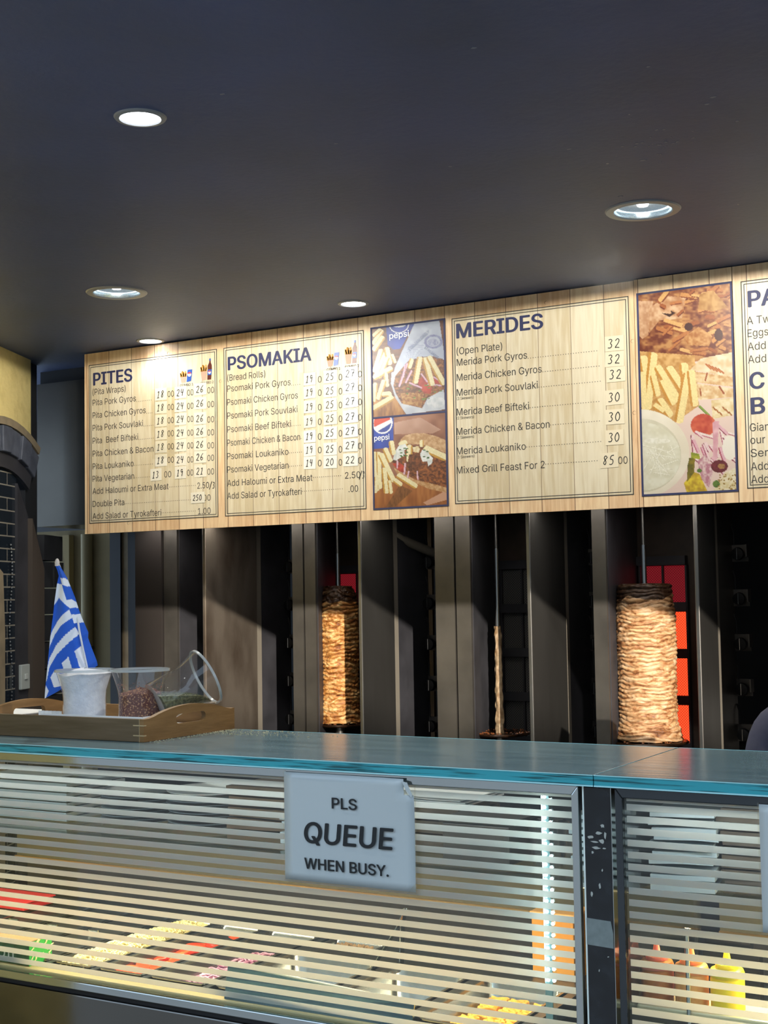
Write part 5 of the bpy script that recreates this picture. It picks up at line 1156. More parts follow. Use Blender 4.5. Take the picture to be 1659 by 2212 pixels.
for k, (x, y, r, n_) in enumerate(((-1.105, 2.52, .040, 'front'), (-1.085, 2.62, .044, 'rear'))):
    o = thing('plastic_tub', 'stack of clear plastic tubs on the shelf, %s one beside the dark card box' % n_, 'tub', (x, y, SH), 'clear tubs on the shelf')
    MB().lathe([(r*.8, .0), (r*.8, .001), (r*.83, .02), (r*.98, .072), (r*1.03, .074), (r*1.03, .077), (r*.97, .077), (r*.80, .02), (r*.78, .003), (0, .003)], (x, y, SH+.0006), 32).done('tub_wall', M_plastic, o, smooth=True)
    MB().lathe([(r*1.03, .078), (r*1.05, .083), (r*.9, .085), (0, .085)], (x, y, SH+.0006), 32).done('lid', M_plastic, o, smooth=True)
sheets(-1.045, -.955, 2.50, 2.72, 8, .013, 'paper_bag', 'flat white paper bag stacked beside the black post', 'paper bag', M_wp, 8, amp=.6)
sheets(-.868, -.755, 2.40, 2.66, 10, .0135, 'deli_bag', 'white deli bag in the stack behind the second case pane', 'paper bag', M_wp, 9, amp=.9, rot=.12)
sheets(-.735, -.50, 2.43, 2.70, 11, .0135, 'folded_carton', 'flat brown carton in the tall stack of the second case', 'carton', M_card, 10, jit=.006)

o = MB().box(-2.66, -2.44, 2.54, 2.70, SH+.0935, SH+.0965).done('paper_sheet', M_white); tag(o, 'white sheet of paper lying on top of the steel tray stack at far left', 'paper')
o = MB().lathe([(0, .0), (.07, .0), (.100, .006), (.102, .0085), (.098, .0085), (.068, .0025), (0, .0025)], (-2.00, 2.62, SH+.0785), 40).done('oval_plate', mat('pale_plate', '#ccd6da', .3), smooth=True); tag(o, 'pale round plate crowning the right stack of plates on the glass shelf', 'plate')
# ---- pans and food in the well
PZ = H-.800
M_pan = mat('pan_steel', '#a3a6a6', .22, .95)
def pan(x0, x1, y0, y1, lab, depth=.085, rim=.006, rnd=.012):
    o = thing('food_pan', lab, 'food pan', ((x0+x1)/2, (y0+y1)/2, PZ-depth), 'steel pans in the left case')
    def rr(x0, x1, y0, y1, r, z, n=5):
        P = []
        for cx_, cy_, a0 in ((x1-r, y1-r, 0), (x0+r, y1-r, 90), (x0+r, y0+r, 180), (x1-r, y0+r, 270)):
            for i in range(n+1): a = math.radians(a0+90*i/n); P.append((cx_+r*math.cos(a), cy_+r*math.sin(a), z))
        return P
    loops = [rr(x0, x1, y0, y1, rnd, PZ), rr(x0, x1, y0, y1, rnd, PZ+.002), rr(x0+rim, x1-rim, y0+rim, y1-rim, max(.003, rnd-rim*.5), PZ+.002), rr(x0+rim+.003, x1-rim-.003, y0+rim+.003, y1-rim-.003, max(.003, rnd-rim*.5), PZ-.004), rr(x0+rim+.009, x1-rim-.009, y0+rim+.009, y1-rim-.009, max(.003, rnd), PZ-depth+.008), rr(x0+rim+.015, x1-rim-.015, y0+rim+.015, y1-rim-.015, max(.003, rnd), PZ-depth)]
    mb = MB(); vs = [v for L in loops for v in L]; n = len(loops[0])
    fs = [(i*n+k, i*n+(k+1) % n, (i+1)*n+(k+1) % n, (i+1)*n+k) for i in range(len(loops)-1) for k in range(n)]+[tuple((len(loops)-1)*n+k for k in range(n))]
    mb.add(vs, fs).done('pan_shell', M_pan, o, smooth=True)
    return o
bars = MB()
bars.box(-1.79, -.935, 2.658, 2.688, PZ-.03, PZ+.004)
for xa in (-2.755, -2.625, -2.495, -2.365, -2.235, -2.106, -1.962, -1.800): bars.box(xa-.008, xa+.008, 2.334, 2.80, PZ-.03, PZ-.001)
for xa in (-1.545, -1.327, -1.108): bars.box(xa-.010, xa+.010, 2.334, 2.656, PZ-.03, PZ-.001)
bars.box(-2.83, -1.79, 2.80, 2.845, PZ-.03, PZ-.001)
attach(bars.done('pan_support', M_deck), c1)
pan(-2.742, -2.634, 2.338, 2.79, 'steel pan at far left, behind the red lid')
for i, x in enumerate((-2.612, -2.482, -2.352)):
    o = pan(x, x+.108, 2.338, 2.79, 'narrow steel pan with a flat lid, %s left of the grated cheese' % ('third', 'second', 'first')[i])
    lb = MB().box(x+.004, x+.104, 2.342, 2.786, PZ+.0022, PZ+.006).done('lid', M_deck, o, bevel=.002)
    MB().tube([(x+.04, 2.55, PZ+.006), (x+.04, 2.55, PZ+.016), (x+.068, 2.55, PZ+.016), (x+.068, 2.55, PZ+.006)], .003, 8).done('handle', M_steel_b, lb, smooth=True)
rl = thing('red_lid', 'bright red flat container at the far left of the pans', 'container', (-2.72, 2.70, PZ), None)
MB().box(-2.83, -2.638, 2.665, 2.775, PZ+.004, PZ+.022).done('tub_body', mat('red_plastic', '#d23037', .35), rl, bevel=.004); MB().box(-2.834, -2.634, 2.661, 2.779, PZ+.0225, PZ+.026).done('lid', mat('red_plastic_lid', '#dc3a40', .3), rl, bevel=.002)
pan(-2.225, -2.116, 2.338, 2.79, 'narrow steel pan full of grated cheese')
pan(-2.096, -1.972, 2.338, 2.79, 'narrow steel pan of sliced tomato')
pan(-1.952, -1.810, 2.338, 2.79, 'narrow steel pan of sliced red onion')
pan(-1.790, -1.560, 2.338, 2.652, 'wide round-cornered steel pan, empty, behind the leaning card', rnd=.03, depth=.07)
pan(-1.530, -1.342, 2.338, 2.652, 'wide round-cornered steel pan with brown crumbs, middle of three', rnd=.03, depth=.07)
pan(-1.312, -1.122, 2.338, 2.652, 'wide round-cornered steel pan with golden crinkle pieces beside the led strip', rnd=.03, depth=.07)
pan(-1.775, -1.63, 2.695, 2.80, 'small steel pan of brown mushrooms behind the crossbar')
def shreds(name, lab, cat, x0, x1, y0, y1, z, n, L, w, m, seed, heap=.012, parent=None):
    R = random.Random(seed); mb = MB()
    vs = []; N = 16
    for j in range(N+1):
        for i in range(N+1):
            u, v = i/N, j/N; hz = heap*(math.sin(math.pi*u)**.5*math.sin(math.pi*v)**.4)+.004*mnoise.noise(Vector((u*7, v*14, seed)))
            vs.append((x0+(x1-x0)*u, y0+(y1-y0)*v, z-.01+hz))
    mb.add(vs, [(j*(N+1)+i, j*(N+1)+i+1, (j+1)*(N+1)+i+1, (j+1)*(N+1)+i) for j in range(N) for i in range(N)])
    for _ in range(n):
        u, v = R.random(), R.random(); hz = heap*(math.sin(math.pi*u)**.5*math.sin(math.pi*v)**.4)
        x, y, zz = x0+(x1-x0)*u, y0+(y1-y0)*v, z-.008+hz+R.uniform(0, .006); a = R.uniform(0, 6.28); l_ = L*R.uniform(.6, 1.2)/2; q = R.uniform(-.3, .3)*L
        c, s_ = math.cos(a), math.sin(a); b_ = R.uniform(-.5, .5)
        mb.tube([(max(x0, min(x1, x-c*l_)), y-s_*l_, zz-q*.2), (max(x0, min(x1, x+s_*l_*b_)), y-c*l_*b_, zz+w), (max(x0, min(x1, x+c*l_)), y+s_*l_, zz+q*.2)], w/2, 5)
    o = mb.done(name, m, smooth=True); return tag(o, lab, cat, kind='stuff')
M_cheese = mat('grated_cheese', '#f3e7b4', .5, noise=(90, '#e4d490', .35, .7)); M_onion = mat('red_onion', '#c99bb4', .4, noise=(60, '#8a4a72', .45, .62)); M_tom = mat('tomato', '#dd4a2c', .25, noise=(45, '#f07a4a', .5, .68)); M_tomsk = mat('tomato_skin', '#c2301f', .25)
shreds('grated_cheese', 'pale yellow grated cheese heaped in its narrow pan', 'cheese', -2.212, -2.130, 2.352, 2.776, PZ, 900, .02, .0036, M_cheese, 2, .016)
shreds('sliced_onion', 'shreds of red onion in the pan right of the tomato', 'onion', -1.936, -1.826, 2.352, 2.776, PZ-.030, 190, .05, .0042, M_onion, 3, .012)
shreds('sliced_mushroom', 'brown cooked mushroom heap in the small back pan', 'mushroom', -1.755, -1.65, 2.712, 2.785, PZ-.012, 90, .02, .007, mat('mushroom', '#a98a68', .5, noise=(40, '#8a6c4c', .3, .7)), 4, .01)
shreds('meat_crumbs', 'thin layer of orange-brown crumbs in the middle wide pan', 'crumbs', -1.50, -1.372, 2.372, 2.618, PZ-.058, 120, .010, .004, mat('orange_crumbs', '#b87a36', .5, noise=(50, '#8f5a24', .3, .7)), 5, .006)
R = random.Random(21)
spots = ['front left', 'front right', 'second row left', 'second row right', 'third row left', 'third row right', 'fourth row left', 'fourth row right', 'fifth row left', 'fifth row right', 'back left', 'back right']
for i in range(12):
    x = -2.055+.046*(i % 2)+R.uniform(-.006, .006); y = 2.395+.062*(i//2)+R.uniform(-.008, .008); r = R.uniform(.026, .031)
    z = PZ-.020+.004*(i % 2)+R.uniform(0, .003)
    o = thing('tomato_slice', 'tomato slice in its pan, %s' % spots[i], 'tomato', (x, y, z), 'tomato slices in the pan')
    Mx = Matrix.Translation((x, y, z)) @ Matrix.Rotation(R.uniform(.10, .38), 4, Vector((R.uniform(-1, 1), R.uniform(-1, 1), 0)))
    MB().lathe([(0, .0), (r*.95, 0), (r*.95, .007), (0, .0085)], n=24, M=Mx).done('flesh', M_tom, o, smooth=True)
    MB().lathe([(r*.95, -.0002), (r, .001), (r, .006), (r*.95, .0072)], n=24, M=Mx).done('skin', M_tomsk, o, smooth=True)
MB_b = MB().box(-2.082, -1.986, 2.352, 2.776, PZ-.040, PZ-.026).done('tomato_juice', mat('tomato_juice', '#8f3a26', .3)); tag(MB_b, 'reddish layer of chopped tomato below the tomato slices', 'tomato', kind='stuff')
R = random.Random(31); rows = ['front', 'second', 'third', 'fourth', 'fifth', 'back']; colsn = ['left', 'middle', 'right']
M_gold = mat('golden_crust', '#f0b24a', .5, noise=(50, '#d08a2c', .4, .65), bump=(60, .3))
for i in range(18):
    c_, r_ = i % 3, i//3
    x, y = -1.262+c_*.046+R.uniform(-.004, .004), 2.38+r_*.045+R.uniform(-.004, .004); n_ = 7; vs = []; z = PZ-.045+R.uniform(0, .004); a = R.uniform(-.2, .2)
    P = []
    mb = MB(); hw = .020; hl = .020
    for s_ in (0, 1):
        for j in range(n_+1):
            for k in range(n_+1):
                u, v = (k/n_*2-1)*hw, (j/n_*2-1)*hl; rd = .002*math.sin((u+v*.4)*900)
                vs.append((x+u*math.cos(a)-v*math.sin(a), y+u*math.sin(a)+v*math.cos(a), z+(.016+rd if s_ else 0)))
    q = (n_+1)**2; fs = []
    for j in range(n_):
        for k in range(n_):
            b0 = j*(n_+1)+k; fs += [(b0, b0+n_+1, b0+n_+2, b0+1), (q+b0, q+b0+1, q+b0+n_+2, q+b0+n_+1)]
    for k in range(n_):
        fs += [(k, k+1, q+k+1, q+k), (n_*(n_+1)+k+1, n_*(n_+1)+k, q+n_*(n_+1)+k, q+n_*(n_+1)+k+1), ((k+1)*(n_+1), k*(n_+1), q+k*(n_+1), q+(k+1)*(n_+1)), (k*(n_+1)+n_, (k+1)*(n_+1)+n_, q+(k+1)*(n_+1)+n_, q+k*(n_+1)+n_)]
    o = mb.add(vs, fs).done('crinkle_chip', M_gold, bevel=.002)
    tag(o, 'golden crinkle-cut piece in the right wide pan, %s row %s' % (rows[r_], colsn[c_]), 'chip', 'golden crinkle pieces')
# foil box
fx = thing('foil_box', 'green foil roll box with FOIL in white letters, front left in the case', 'foil box', (-2.36, 2.33, H-.803))
z0, z1 = H-.8028, H-.752
MB().box(-2.56, -2.257, 2.295, 2.365, z0, z1).done('carton', mat('dark_green_print', '#1f5a40', .4, noise=(120, '#174a34', .45, .55)), fx, bevel=.001)
MB().box(-2.256, -2.2545, 2.295, 2.365, z0, z1).done('end_flap', mat('bright_green_print', '#2fae4e', .4), fx)
MB().box(-2.56, -2.256, 2.297, 2.364, z1+.0002, z1+.002).done('top_flap', mat('brown_board', '#a8794a', .6), fx)
mb = MB(); put_text(mb, 'FOIL', -2.375, z0+.010, -2.288, .024, 2.2945, bold=.02); mb.done('lettering', mat('pale_print', '#cfd4ce', .5), fx)
ct = MB(); R = random.Random(5)
for i in range(16):
    y, z = R.uniform(2.30, 2.36), R.uniform(z0+.004, z1-.004); ct.tube([(-2.2535, y, z), (-2.2525, y+R.uniform(.004, .012), z+R.uniform(.003, .01))], .0014, 5)
c = ct.done('stuck_shreds', M_cheese, fx); c['kind'] = 'stuff'
# leaning card
cd = thing('leaning_card', 'blue-grey reflective card leaning inside the bottom of the front pane', 'card', (-1.505, 2.30, H-.80))
cm = mat('mirror_card', '#6f8b92', .08, .85, noise=(6, '#8fa9ad', .35, .65, (1, 1, 3)))
vs = [(-1.720, 2.292, H-.803), (-1.290, 2.292, H-.8035), (-1.290, 2.306, H-.760), (-1.720, 2.306, H-.7385)]
mb = MB(); mb.add(vs+[(x, y+.004, z) for x, y, z in vs], [(0, 1, 2, 3), (7, 6, 5, 4), (0, 4, 5, 1), (1, 5, 6, 2), (2, 6, 7, 3), (3, 7, 4, 0)]); mb.done('sheet', cm, cd)
mb = MB(); mb.tube([(-1.720, 2.307, H-.7375), (-1.290, 2.307, H-.759)], .0025, 8); mb.done('bright_edge', mat('cream_edge', '#efe6c8', .4), cd, smooth=True)
# tongs
tg = thing('tongs', 'steel serving tongs standing open on the deck behind the crossbar', 'tongs', (-1.52, 2.62, PZ))
tp = Vector((-1.4835, 2.62, H-.672))
for sx_, xx, yy in ((0, -1.560, 2.600), (1, -1.508, 2.64)):
    mb = MB(); b0 = Vector((xx, yy, PZ-.006)); d_ = b0-tp; nrm = Vector((0, 1, 0)).cross(d_).normalized(); wv = Vector((.0, .010, 0))
    pts = [tp, tp+d_*.25+nrm*.004*(1 if sx_ else -1), tp+d_*.8, b0]
    vs = []
    for i, p in enumerate(pts):
        w = wv*(.7+.3*i/3)
        vs += [p-w, p+w, p+w+nrm*.002, p-w+nrm*.002]
    fs = []
    for i in range(3):
        for k in range(4): fs.append((i*4+k, i*4+(k+1) % 4, (i+1)*4+(k+1) % 4, (i+1)*4+k))
    fs += [(3, 2, 1, 0), (12, 13, 14, 15)]
    mb.add(vs, fs).done('arm', M_steel_b, tg)
MB().lathe([(0, -.006), (.006, -.006), (.007, 0), (.006, .006), (0, .006)], n=12, M=Matrix.Translation(tp) @ Matrix.Rotation(math.pi/2, 4, 'X')).done('hinge', M_steel_b, tg, smooth=True)
# orange box
ob = thing('orange_container', 'tall orange plastic container behind the led strip', 'container', (-1.187, 2.76, H-.806))
om = mat('orange_plastic', '#e0a14e', .35, noise=(5, '#cf8f3e', .3, .7))
w_ = MB(); w_.box(-1.236, -1.142, 2.722, 2.726, H-.8055, H-.677).box(-1.236, -1.142, 2.800, 2.804, H-.8055, H-.677).box(-1.236, -1.232, 2.726, 2.800, H-.8055, H-.677).box(-1.146, -1.142, 2.726, 2.800, H-.8055, H-.677).box(-1.232, -1.146, 2.726, 2.800, H-.8055, H-.801); w_.done('wall', om, ob, bevel=.001)
MB().box(-1.240, -1.138, 2.718, 2.808, H-.6765, H-.668).done('lid', mat('orange_lid', '#eab06a', .4), ob, bevel=.003)

# ---- second case: sauce bottles
M_bar = mat('bottle_ledge', '#d8cfae', .3, .3)
attach(MB().box(-.869, .88, 2.345, 2.445, H-.728, H-.716).done('bottle_ledge', M_bar, bevel=.003), c2_)
attach(MB().box(-.872, .88, 2.334, 2.50, .70, H-.812).done('lower_tray', M_deck), c2_)
def bottle(x, y, body, cap, lab, grp='squeeze bottles of sauce'):
    o = thing('sauce_bottle', lab, 'sauce bottle', (x, y, H-.7153), grp); z = H-.7155; r = .0290
    bm_ = MB().lathe([(0, 0), (r*.96, 0), (r, .002), (r, .050), (r*.97, .054), (r*1.02, .056), (r*1.02, .062), (r*.94, .068), (r*.68, .0705), (0, .0705)], (x, y, z), 32).done('bottle_body', body, o, smooth=True)
    MB().lathe([(r*.68, .0708), (r*.68, .0775), (r*.32, .0815), (r*.23, .084), (r*.13, .101), (0, .101)], (x, y, z), 24).done('nozzle_cap', cap, o, smooth=True)
    MB().lathe([(r*1.022, .0565), (r*1.04, .059), (r*1.022, .0615)], (x, y, z), 32).done('shoulder_ring', cap, o, smooth=True)
    return o
bm1 = mat('brown_sauce', '#c87c32', .3, sss=.75, noise=(18, '#8a4a22', .4, .7, (1, 1, .6))); bm2 = mat('orange_sauce', '#ecb066', .3, sss=.75, noise=(26, '#c07f3e', .4, .65)); bm3 = mat('yellow_sauce', '#f2dd2c', .3, sss=.75); cp1 = mat('rust_cap', '#d8765a', .35, sss=.6); cp2 = mat('orange_cap', '#ee8a4c', .35, sss=.6); cp3 = mat('yellow_cap', '#f0dc2e', .35, sss=.6)
bottle(-.8440, 2.385, bm1, cp1, 'brown-orange sauce bottle with a rust cap, left of the three')
bottle(-.7820, 2.385, bm2, cp2, 'pale orange sauce bottle with an orange cap, middle of the three')
bottle(-.7190, 2.385, bm3, cp3, 'bright yellow squeeze bottle, right of the other sauces')
rd = thing('upright_rod', 'slim steel shelf support rod in front of the orange sauce bottle', 'rod', (-.773, 2.340, H-.735))
MB().tube([(-.773, 2.3385, H-.735), (-.773, 2.3385, H-.575)], .004, 12).done('rod', M_steel_b, rd, smooth=True); MB().lathe([(.004, 0), (.007, .001), (.007, .006), (.004, .007)], (-.773, 2.3385, H-.582), 14).done('collar', M_steel, rd, smooth=True)
bt = thing('black_tube', 'black tube lying along the back of the second case behind the bottles', 'tube', (-.80, 2.72, H-.66))
MB().tube([(-.945+.08, 2.74, H-.688), (-.775, 2.74, H-.692)], .013, 16).done('sleeve', mat('black_tube', '#1e2126', .3), bt, smooth=True)
MB().box(-.872, -.76, 2.735, 2.76, H-.806, H-.7055).done('stand', M_blackm, bt)
bp = thing('round_lid', 'pale round pan lid at the bottom of the second case', 'lid', (-.83, 2.40, H-.81))
MB().lathe([(0, .010), (.03, .009), (.055, .002), (.058, 0), (.0, 0)], (-.82, 2.40, H-.8115), 32).done('dome', mat('pale_lid', '#d9d3a4', .35), bp, smooth=True)

# ------------------------------------------------------------------ wooden tray with spices and flag
M_oak = mat('tray_oak', '#8f6c42', .5, noise=(7, '#74552f', .3, .7, (1.2, 1.2, 9), 6), bump=(30, .1, (1, 1, 8))); M_oakd = mat('tray_oak_dark', '#6d5b45', .55, noise=(7, '#57472f', .3, .7, (1, 1, 12), 6)); M_oakl = mat('tray_joint', '#b8a27c', .5)
TX1, TX0, TY0, TY1 = -2.004, -2.52, 2.388, 2.722; TZ = TOP+.0006
tr = thing('serving_tray', 'oak serving tray with cut-out handles on the counter glass', 'tray', ((TX0+TX1)/2, (TY0+TY1)/2, TZ))
MB().box(TX0+.01, TX1-.01, TY0+.01, TY1-.01, TZ+.004, TZ+.010).done('bottom_board', M_oakd, tr)
MB().box(TX0, TX1-.0125, TY0, TY0+.011, TZ, TZ+.050).done('front_side', M_oakd, tr, bevel=.001)
MB().box(TX0, TX1-.0125, TY1-.011, TY1, TZ, TZ+.050).done('rear_side', M_oak, tr, bevel=.001)
def handle_end(x0, x1):
    n = 20; w = TY1-TY0; mid = (TY0+TY1)/2
    topf = lambda t: TZ+.050+.022*math.sin(math.pi*min(1, max(0, (t-.08)/.84)))**.8
    hy0, hy1, hz0, hz1 = mid-.055, mid+.055, TZ+.030, TZ+.052
    bm = bmesh.new()
    outer = [(TY0, TZ), (TY1, TZ)]+[(TY1-w*i/n, topf(1-i/n)) for i in range(n+1)]
    r = (hz1-hz0)/2; inner = [(hy1-r+r*math.cos(a), hz0+r+r*math.sin(a)) for a in [math.pi/2-math.pi*i/8 for i in range(9)]]+[(hy0+r+r*math.cos(a), hz0+r+r*math.sin(a)) for a in [-math.pi/2-math.pi*i/8 for i in range(9)]]
    def loop(P, x): 
        v = [bm.verts.new((x, a, b)) for a, b in P]; return v, [bm.edges.new((v[i], v[(i+1) % len(v)])) for i in range(len(v))]
    vo0, eo0 = loop(outer, x0); vi0, ei0 = loop(inner, x0)
    bmesh.ops.triangle_fill(bm, edges=eo0+ei0, use_beauty=True)
    fs = bm.faces[:]
    r_ = bmesh.ops.extrude_face_region(bm, geom=fs)
    bmesh.ops.translate(bm, vec=(x1-x0, 0, 0), verts=[g for g in r_['geom'] if isinstance(g, bmesh.types.BMVert)])
    bmesh.ops.recalc_face_normals(bm, faces=bm.faces)
    me = bpy.data.meshes.new('handle_end'); bm.to_mesh(me); bm.free(); me.materials.append(M_oak)
    o = bpy.data.objects.new('handle_end', me); COL.objects.link(o); attach(o, tr)
handle_end(TX1-.012, TX1); handle_end(TX0, TX0+.012)
for z in (TZ+.014, TZ+.036): MB().box(TX1-.030, TX1+.0006, TY0-.0006, TY0+.008, z-.0012, z+.0012).done('corner_spline', M_oakl, tr)
MB().box(TX1-.0130, TX1-.0122, TY0-.0007, TY0+.009, TZ, TZ+.050).done('corner_joint', M_oakl, tr)
ln = thing('tray_liner', 'white paper liner folded up inside the oak tray', 'paper', (-2.26, 2.55, TZ+.010))
lm = MB(); lm.box(TX0+.014, TX1-.014, TY0+.013, TY1-.013, TZ+.0105, TZ+.0112).box(TX0+.2, TX1-.0135, TY0+.0118, TY0+.0124, TZ+.011, TZ+.0535).box(TX1-.0138, TX1-.0132, TY0+.013, TY0+.12, TZ+.011, TZ+.054); lm.done('paper_sheet', M_white, ln)
CZ0 = TZ+.0118
CUP = [(.0, .0), (.050, 0), (.0515, .002), (.0508, .04), (.0505, .07), (.0512, .080), (.0535, .092), (.066, .132), (.0695, .134), (0, 0)]
def cup(x, y, lab, M=None):
    o = thing('plastic_cup', lab, 'cup', (x, y, CZ0), 'clear flared plastic cups on the tray')
    MB().lathe(CUP[1:-1], (x, y, CZ0), 48, M=M).done('cup_wall', M_plastic, o, smooth=True)
    MB().lathe([(0, .0008), (.0495, .0008)], (x, y, CZ0), 40, M=M).done('cup_base', M_plastic, o, smooth=True)
    mr_ = [(.0665, .1335), (.0700, .1335), (.0700, .1392), (.0665, .1392), (.0665, .1335)]
    MB().lathe(mr_, (x, y, CZ0), 48, M=M).done('rim', mat('rim_plastic', '#dfe6e8', .15, trans=.6), o, smooth=True)
    return o
C1 = (-2.2775, 2.50); C2 = (-2.150, 2.55)
cup(*C1, 'clear plastic cup full of white salt, holding the flag stick')
cup(*C2, 'clear plastic cup half full of dark red paprika flakes')
def fill(name, lab, cat, c, prof, m, jag=.0):
    mb = MB(); vs = []; n = 40
    for i, (r, z) in enumerate(prof):
        for k in range(n):
            a = 2*math.pi*k/n; j = jag*mnoise.noise(Vector((math.cos(a)*1.7, math.sin(a)*1.7, i*.9))) if i > 3 else 0
            vs.append((c[0]+r*math.cos(a), c[1]+r*math.sin(a), CZ0+z+j))
    m_ = len(prof); fs = [(i*n+k, i*n+(k+1) % n, (i+1)*n+(k+1) % n, (i+1)*n+k) for i in range(m_-1) for k in range(n)]
    o = mb.add(vs, fs).done(name, m, smooth=True); return tag(o, lab, cat, kind='stuff')
fill('salt', 'white salt filling the left plastic cup to the brim', 'salt', C1, [(.001, .0032), (.0485, .0035), (.0487, .07), (.0500, .089), (.0625, .1285), (.050, .133), (.025, .138), (.001, .140)], mat('salt_white', '#dfe3ea', .8, noise=(60, '#ccd1da', .3, .7), bump=(150, .3)), .006)
fill('paprika_flakes', 'dark red-brown paprika flakes in the middle plastic cup', 'spice', C2, [(.001, .0032), (.0485, .0035), (.0487, .05), (.0487, .072), (.0490, .082), (.030, .090), (.001, .094)], mat('paprika', '#5a2a24', .8, noise=(230, '#c2946a', .54, .66, (1, 1, 1), 3), bump=(200, .6)), .008)
pt = MB(); R = random.Random(8)
for i in range(170):
    a = R.uniform(0, 6.283); z = R.uniform(.07, .105); r = .0478 if z < .09 else .0478+(z-.09)*.28; q = R.uniform(.0006, .0013)
    pt.lathe([(0, -q), (q, 0), (0, q)], (C2[0]+r*math.cos(a), C2[1]+r*math.sin(a), CZ0+z), 5)
o = pt.done('paprika_dust', mat('paprika_grain', '#9a5a48', .8)); tag(o, 'paprika grains clinging to the wall of the middle cup', 'spice', kind='stuff')
# the tipped cup leans on the tray's right end
ax = (rt*.80+Vector((0, 0, .42))+Vector((-math.sin(YAW), math.cos(YAW), 0))*.42).normalized()
base = Vector((-2.108, 2.555, H-.243))
zx = ax.to_track_quat('Z', 'Y').to_matrix().to_4x4(); MT = Matrix.Translation(base) @ zx
o = thing('plastic_cup', 'clear plastic cup tipped on its side with dried oregano, right end of the tray', 'cup', tuple(base), 'clear flared plastic cups on the tray')
MB().lathe(CUP[1:-1], n=48, M=MT).done('cup_wall', M_plastic, o, smooth=True); MB().lathe([(0, .0008), (.0495, .0008)], n=40, M=MT).done('cup_base', mat('frosted_base', '#aab4b6', .4, trans=.5), o, smooth=True); MB().lathe([(.0665, .1335), (.0700, .1335), (.0700, .1392), (.0665, .1392), (.0665, .1335)], n=48, M=MT).done('rim', mat('rim_plastic_b', '#dfe6e8', .15, trans=.6), o, smooth=True)
# oregano settles on the low side
low = (Vector((0, 0, -1))-ax*ax.dot(Vector((0, 0, -1)))).normalized(); sd_ = ax.cross(low)
og = MB(); R = random.Random(9); vs = []; nA, nL = 14, 16
for j in range(nL+1):
    t = .006+.112*j/nL; rr_ = .0478 if t < .088 else .0478+(t-.088)*.32
    dep = .062*(1-j/nL)**.8*1.0+.004; half = math.acos(max(-1, min(1, 1-dep/rr_)))
    for k in range(nA+1):
        a = -half+2*half*k/nA; vs.append(base+ax*t+low*(rr_*math.cos(a))+sd_*(rr_*math.sin(a)))
    for k in range(nA+1):
        f_ = -1+2*k/nA; d_ = rr_-dep; vs.append(base+ax*t+low*(d_+.003*mnoise.noise(Vector((j*.7, k*.7, 3))))+sd_*(f_*rr_*math.sin(half)))
w = 2*(nA+1)
fs = []
for j in range(nL):
    for k in range(nA):
        b0 = j*w+k; fs.append((b0, b0+1, b0+w+1, b0+w)); b1 = b0+nA+1; fs.append((b1, b1+w, b1+w+1, b1+1))
for j in (0, nL):
    for k in range(nA): b0 = j*w+k; fs.append((b0, b0+1, b0+nA+2, b0+nA+1))
og.add(vs, fs)
for i in range(260):
    j = R.uniform(0, 1); t = .01+.11*j; rr_ = .0478 if t < .088 else .0478+(t-.088)*.3; dep = .062*(1-j)**.8+.004; half = math.acos(max(-1, min(1, 1-dep/rr_)))
    p = base+ax*t+low*(rr_-dep-R.uniform(0, .003))+sd_*(R.uniform(-1, 1)*rr_*math.sin(half)*.95); q = R.uniform(.0012, .0026); d_ = Vector((R.uniform(-1, 1), R.uniform(-1, 1), R.uniform(-.4, .4)))*q
    og.tube([p-d_, p+d_], q*.35, 4)
M_oreg = mat('oregano', '#6f7350', .8, noise=(160, '#4c5038', .4, .6))
o = og.done('dried_oregano', M_oreg); tag(o, 'dried green oregano lying inside the tipped cup', 'spice', kind='stuff')
sp = MB(); R = random.Random(10)
for i in range(420):
    x = R.gauss(-1.93, .09); y = R.uniform(2.60, 2.708)
    if R.random() < .35: x = R.uniform(-2.0, -1.97); y = R.uniform(2.40, 2.70)
    if x < TX1+.002: x = TX1+.002+R.random()*.02
    q = R.uniform(.0007, .0016); sp.tube([(x-q, y, TOP+.0006), (x+q*R.uniform(-1, 1), y+q, TOP+.0012)], q*.6, 4)
o = sp.done('spilled_crumbs', mat('pale_crumbs', '#b7ae8c', .8)); tag(o, 'pale herb crumbs scattered on the glass beside the tray', 'crumbs', kind='stuff')
# sachet, crimped paper, sheet
sa = thing('paper_sachet', 'small white sachet with red print between the two upright cups', 'sachet', (-2.218, 2.60, CZ0))
MB().box(-2.245, -2.195, 2.615, 2.619, CZ0, CZ0+.048).done('packet', M_white, sa, bevel=.001)
mb = MB()
for i in range(5): mb.box(-2.214+.001*(i % 2), -2.211, 2.6142, 2.615, CZ0+.010+i*.006, CZ0+.014+i*.006)
mb.done('red_print', mat('red_print', '#c23a48', .6), sa)
n = 24; mb = MB(); vs = []
for j in range(2):
    for i in range(n+1): vs.append((-2.425+.075*i/n-.006*j, 2.50+.0025*math.sin(i*1.57)+.006*j, CZ0+.018+.020*(1-j) if j == 0 else CZ0+.001))
mb.add(vs, [(i, i+1, n+2+i, n+1+i) for i in range(n)]); o = mb.done('pleated_paper', M_white, smooth=True); tag(o, 'small pleated white paper cup lying left of the salt cup', 'paper cup')
o = MB().box(-2.80, -2.548, 2.50, 2.70, TOP+.0005, TOP+.0325).done('paper_stack', M_white, bevel=.002); tag(o, 'pile of white paper sheets left behind the oak tray', 'paper')

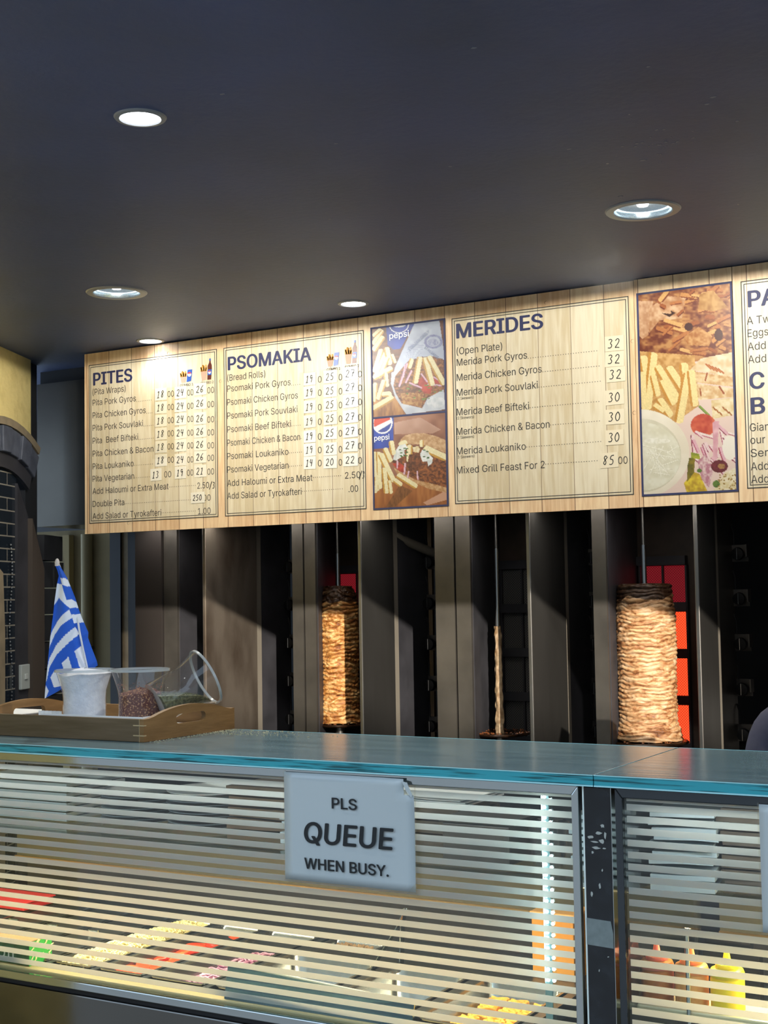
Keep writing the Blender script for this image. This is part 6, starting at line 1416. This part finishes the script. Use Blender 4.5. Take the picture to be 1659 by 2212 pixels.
# ---- flag: cloth cut and striped in its own plane, hanging from a thin white stick
FSC = .000222; FA = Vector((-2.379, 2.515, H+.099)); FF = Vector((-math.sin(YAW), math.cos(YAW), 0))
def fp(x, y, d=0.0): return FA+rt*((x-430)*FSC)+Vector((0, 0, (60-y)*FSC))+FF*d
Lf = [(418, 112), (440, 160), (455, 230), (432, 320), (402, 510), (385, 640), (368, 760), (350, 900), (326, 1130), (310, 1290), (298, 1400), (288, 1500), (283, 1562)]
Rf = [(470, 118), (500, 170), (545, 250), (600, 390), (630, 470), (668, 600), (700, 690), (728, 760), (764, 850), (757, 910), (800, 1040), (845, 1165), (852, 1215)]
def along(P, t):
    k = t*(len(P)-1); i = min(int(k), len(P)-2); f_ = k-i; return (P[i][0]*(1-f_)+P[i+1][0]*f_, P[i][1]*(1-f_)+P[i+1][1]*f_)
nu, nv = 90, 170; U = []; VV = []; X = []; Y = []; co = []
for j in range(nv):
    t = j/(nv-1); l_ = along(Lf, t); r_ = along(Rf, t)
    for i in range(nu):
        u = i/(nu-1); sag = 70*max(0, t-.8)/.2*math.sin(math.pi*u)*-.6
        x = l_[0]*(1-u)+r_[0]*u; y = l_[1]*(1-u)+r_[1]*u+sag*-.4
        X.append(x); Y.append(y)
        fold = .010*math.sin((u*2.2+.2)*math.pi+.6*t)*min(1, t*2.2)+.006*math.sin(u*9+t*5)*t
        d_ = fold-.008*(1-t)+.016*max(0, t-.55)
        co.append(tuple(fp(x, y, d_)))
p = Paint(np.array(X), np.array(Y), '#1f5fd0')
WH = '#eef2fa'
for P in ([(470, 252), (520, 258), (552, 270), (585, 345), (550, 347), (498, 325)], [(432, 312), (495, 325), (545, 490), (578, 582), (555, 562), (455, 468), (400, 545), (380, 560), (410, 400)], [(538, 497), (592, 488), (642, 518), (664, 580), (578, 582)], [(592, 655), (690, 648), (735, 740), (622, 748)],
          [(575, 598), (602, 690), (482, 770), (402, 870), (340, 1005), (325, 1010), (345, 900), (372, 828), (432, 728), (502, 655)], [(633, 788), (678, 866), (562, 960), (422, 1090), (342, 1220), (310, 1365), (280, 1420), (300, 1290), (340, 1128), (420, 985), (520, 880)],
          [(690, 993), (715, 1090), (745, 1260), (690, 1260), (625, 1050)], [(560, 1108), (600, 1240), (500, 1245), (481, 1180)], [(400, 1253), (455, 1290), (500, 1420), (385, 1445), (350, 1332)], [(300, 1418), (328, 1480), (285, 1580), (270, 1560), (287, 1470)]):
    p.poly(P, WH)
fl = thing('flag', 'small blue and white striped flag with a cross, standing in the salt cup', 'flag', tuple(fp(740, 1250)))
M_flag = mat('flag_cloth', '#ffffff', .7, vcol=True, bump=(300, .05))
grid_picture('cloth', co, nu, nv, p.c, M_flag, fl)
MB().tube([fp(790, 1500, .012), fp(757, 1245, .004), fp(722, 1040, -.006), fp(690, 840, -.014), fp(640, 640, .006), fp(560, 390, .008), fp(455, 110, -.002), fp(436, 70, -.004)], .0024, 8).done('stick', mat('white_stick', '#dfe3e8', .4), fl, smooth=True)
c_ = fp(440, 85, -.005)
MB().lathe([(0, -.010), (.0055, -.008), (.006, 0), (.0045, .006), (.002, .0095), (0, .010)], c_, 14).done('finial', mat('finial', '#d9cfc6', .5), fl, smooth=True)
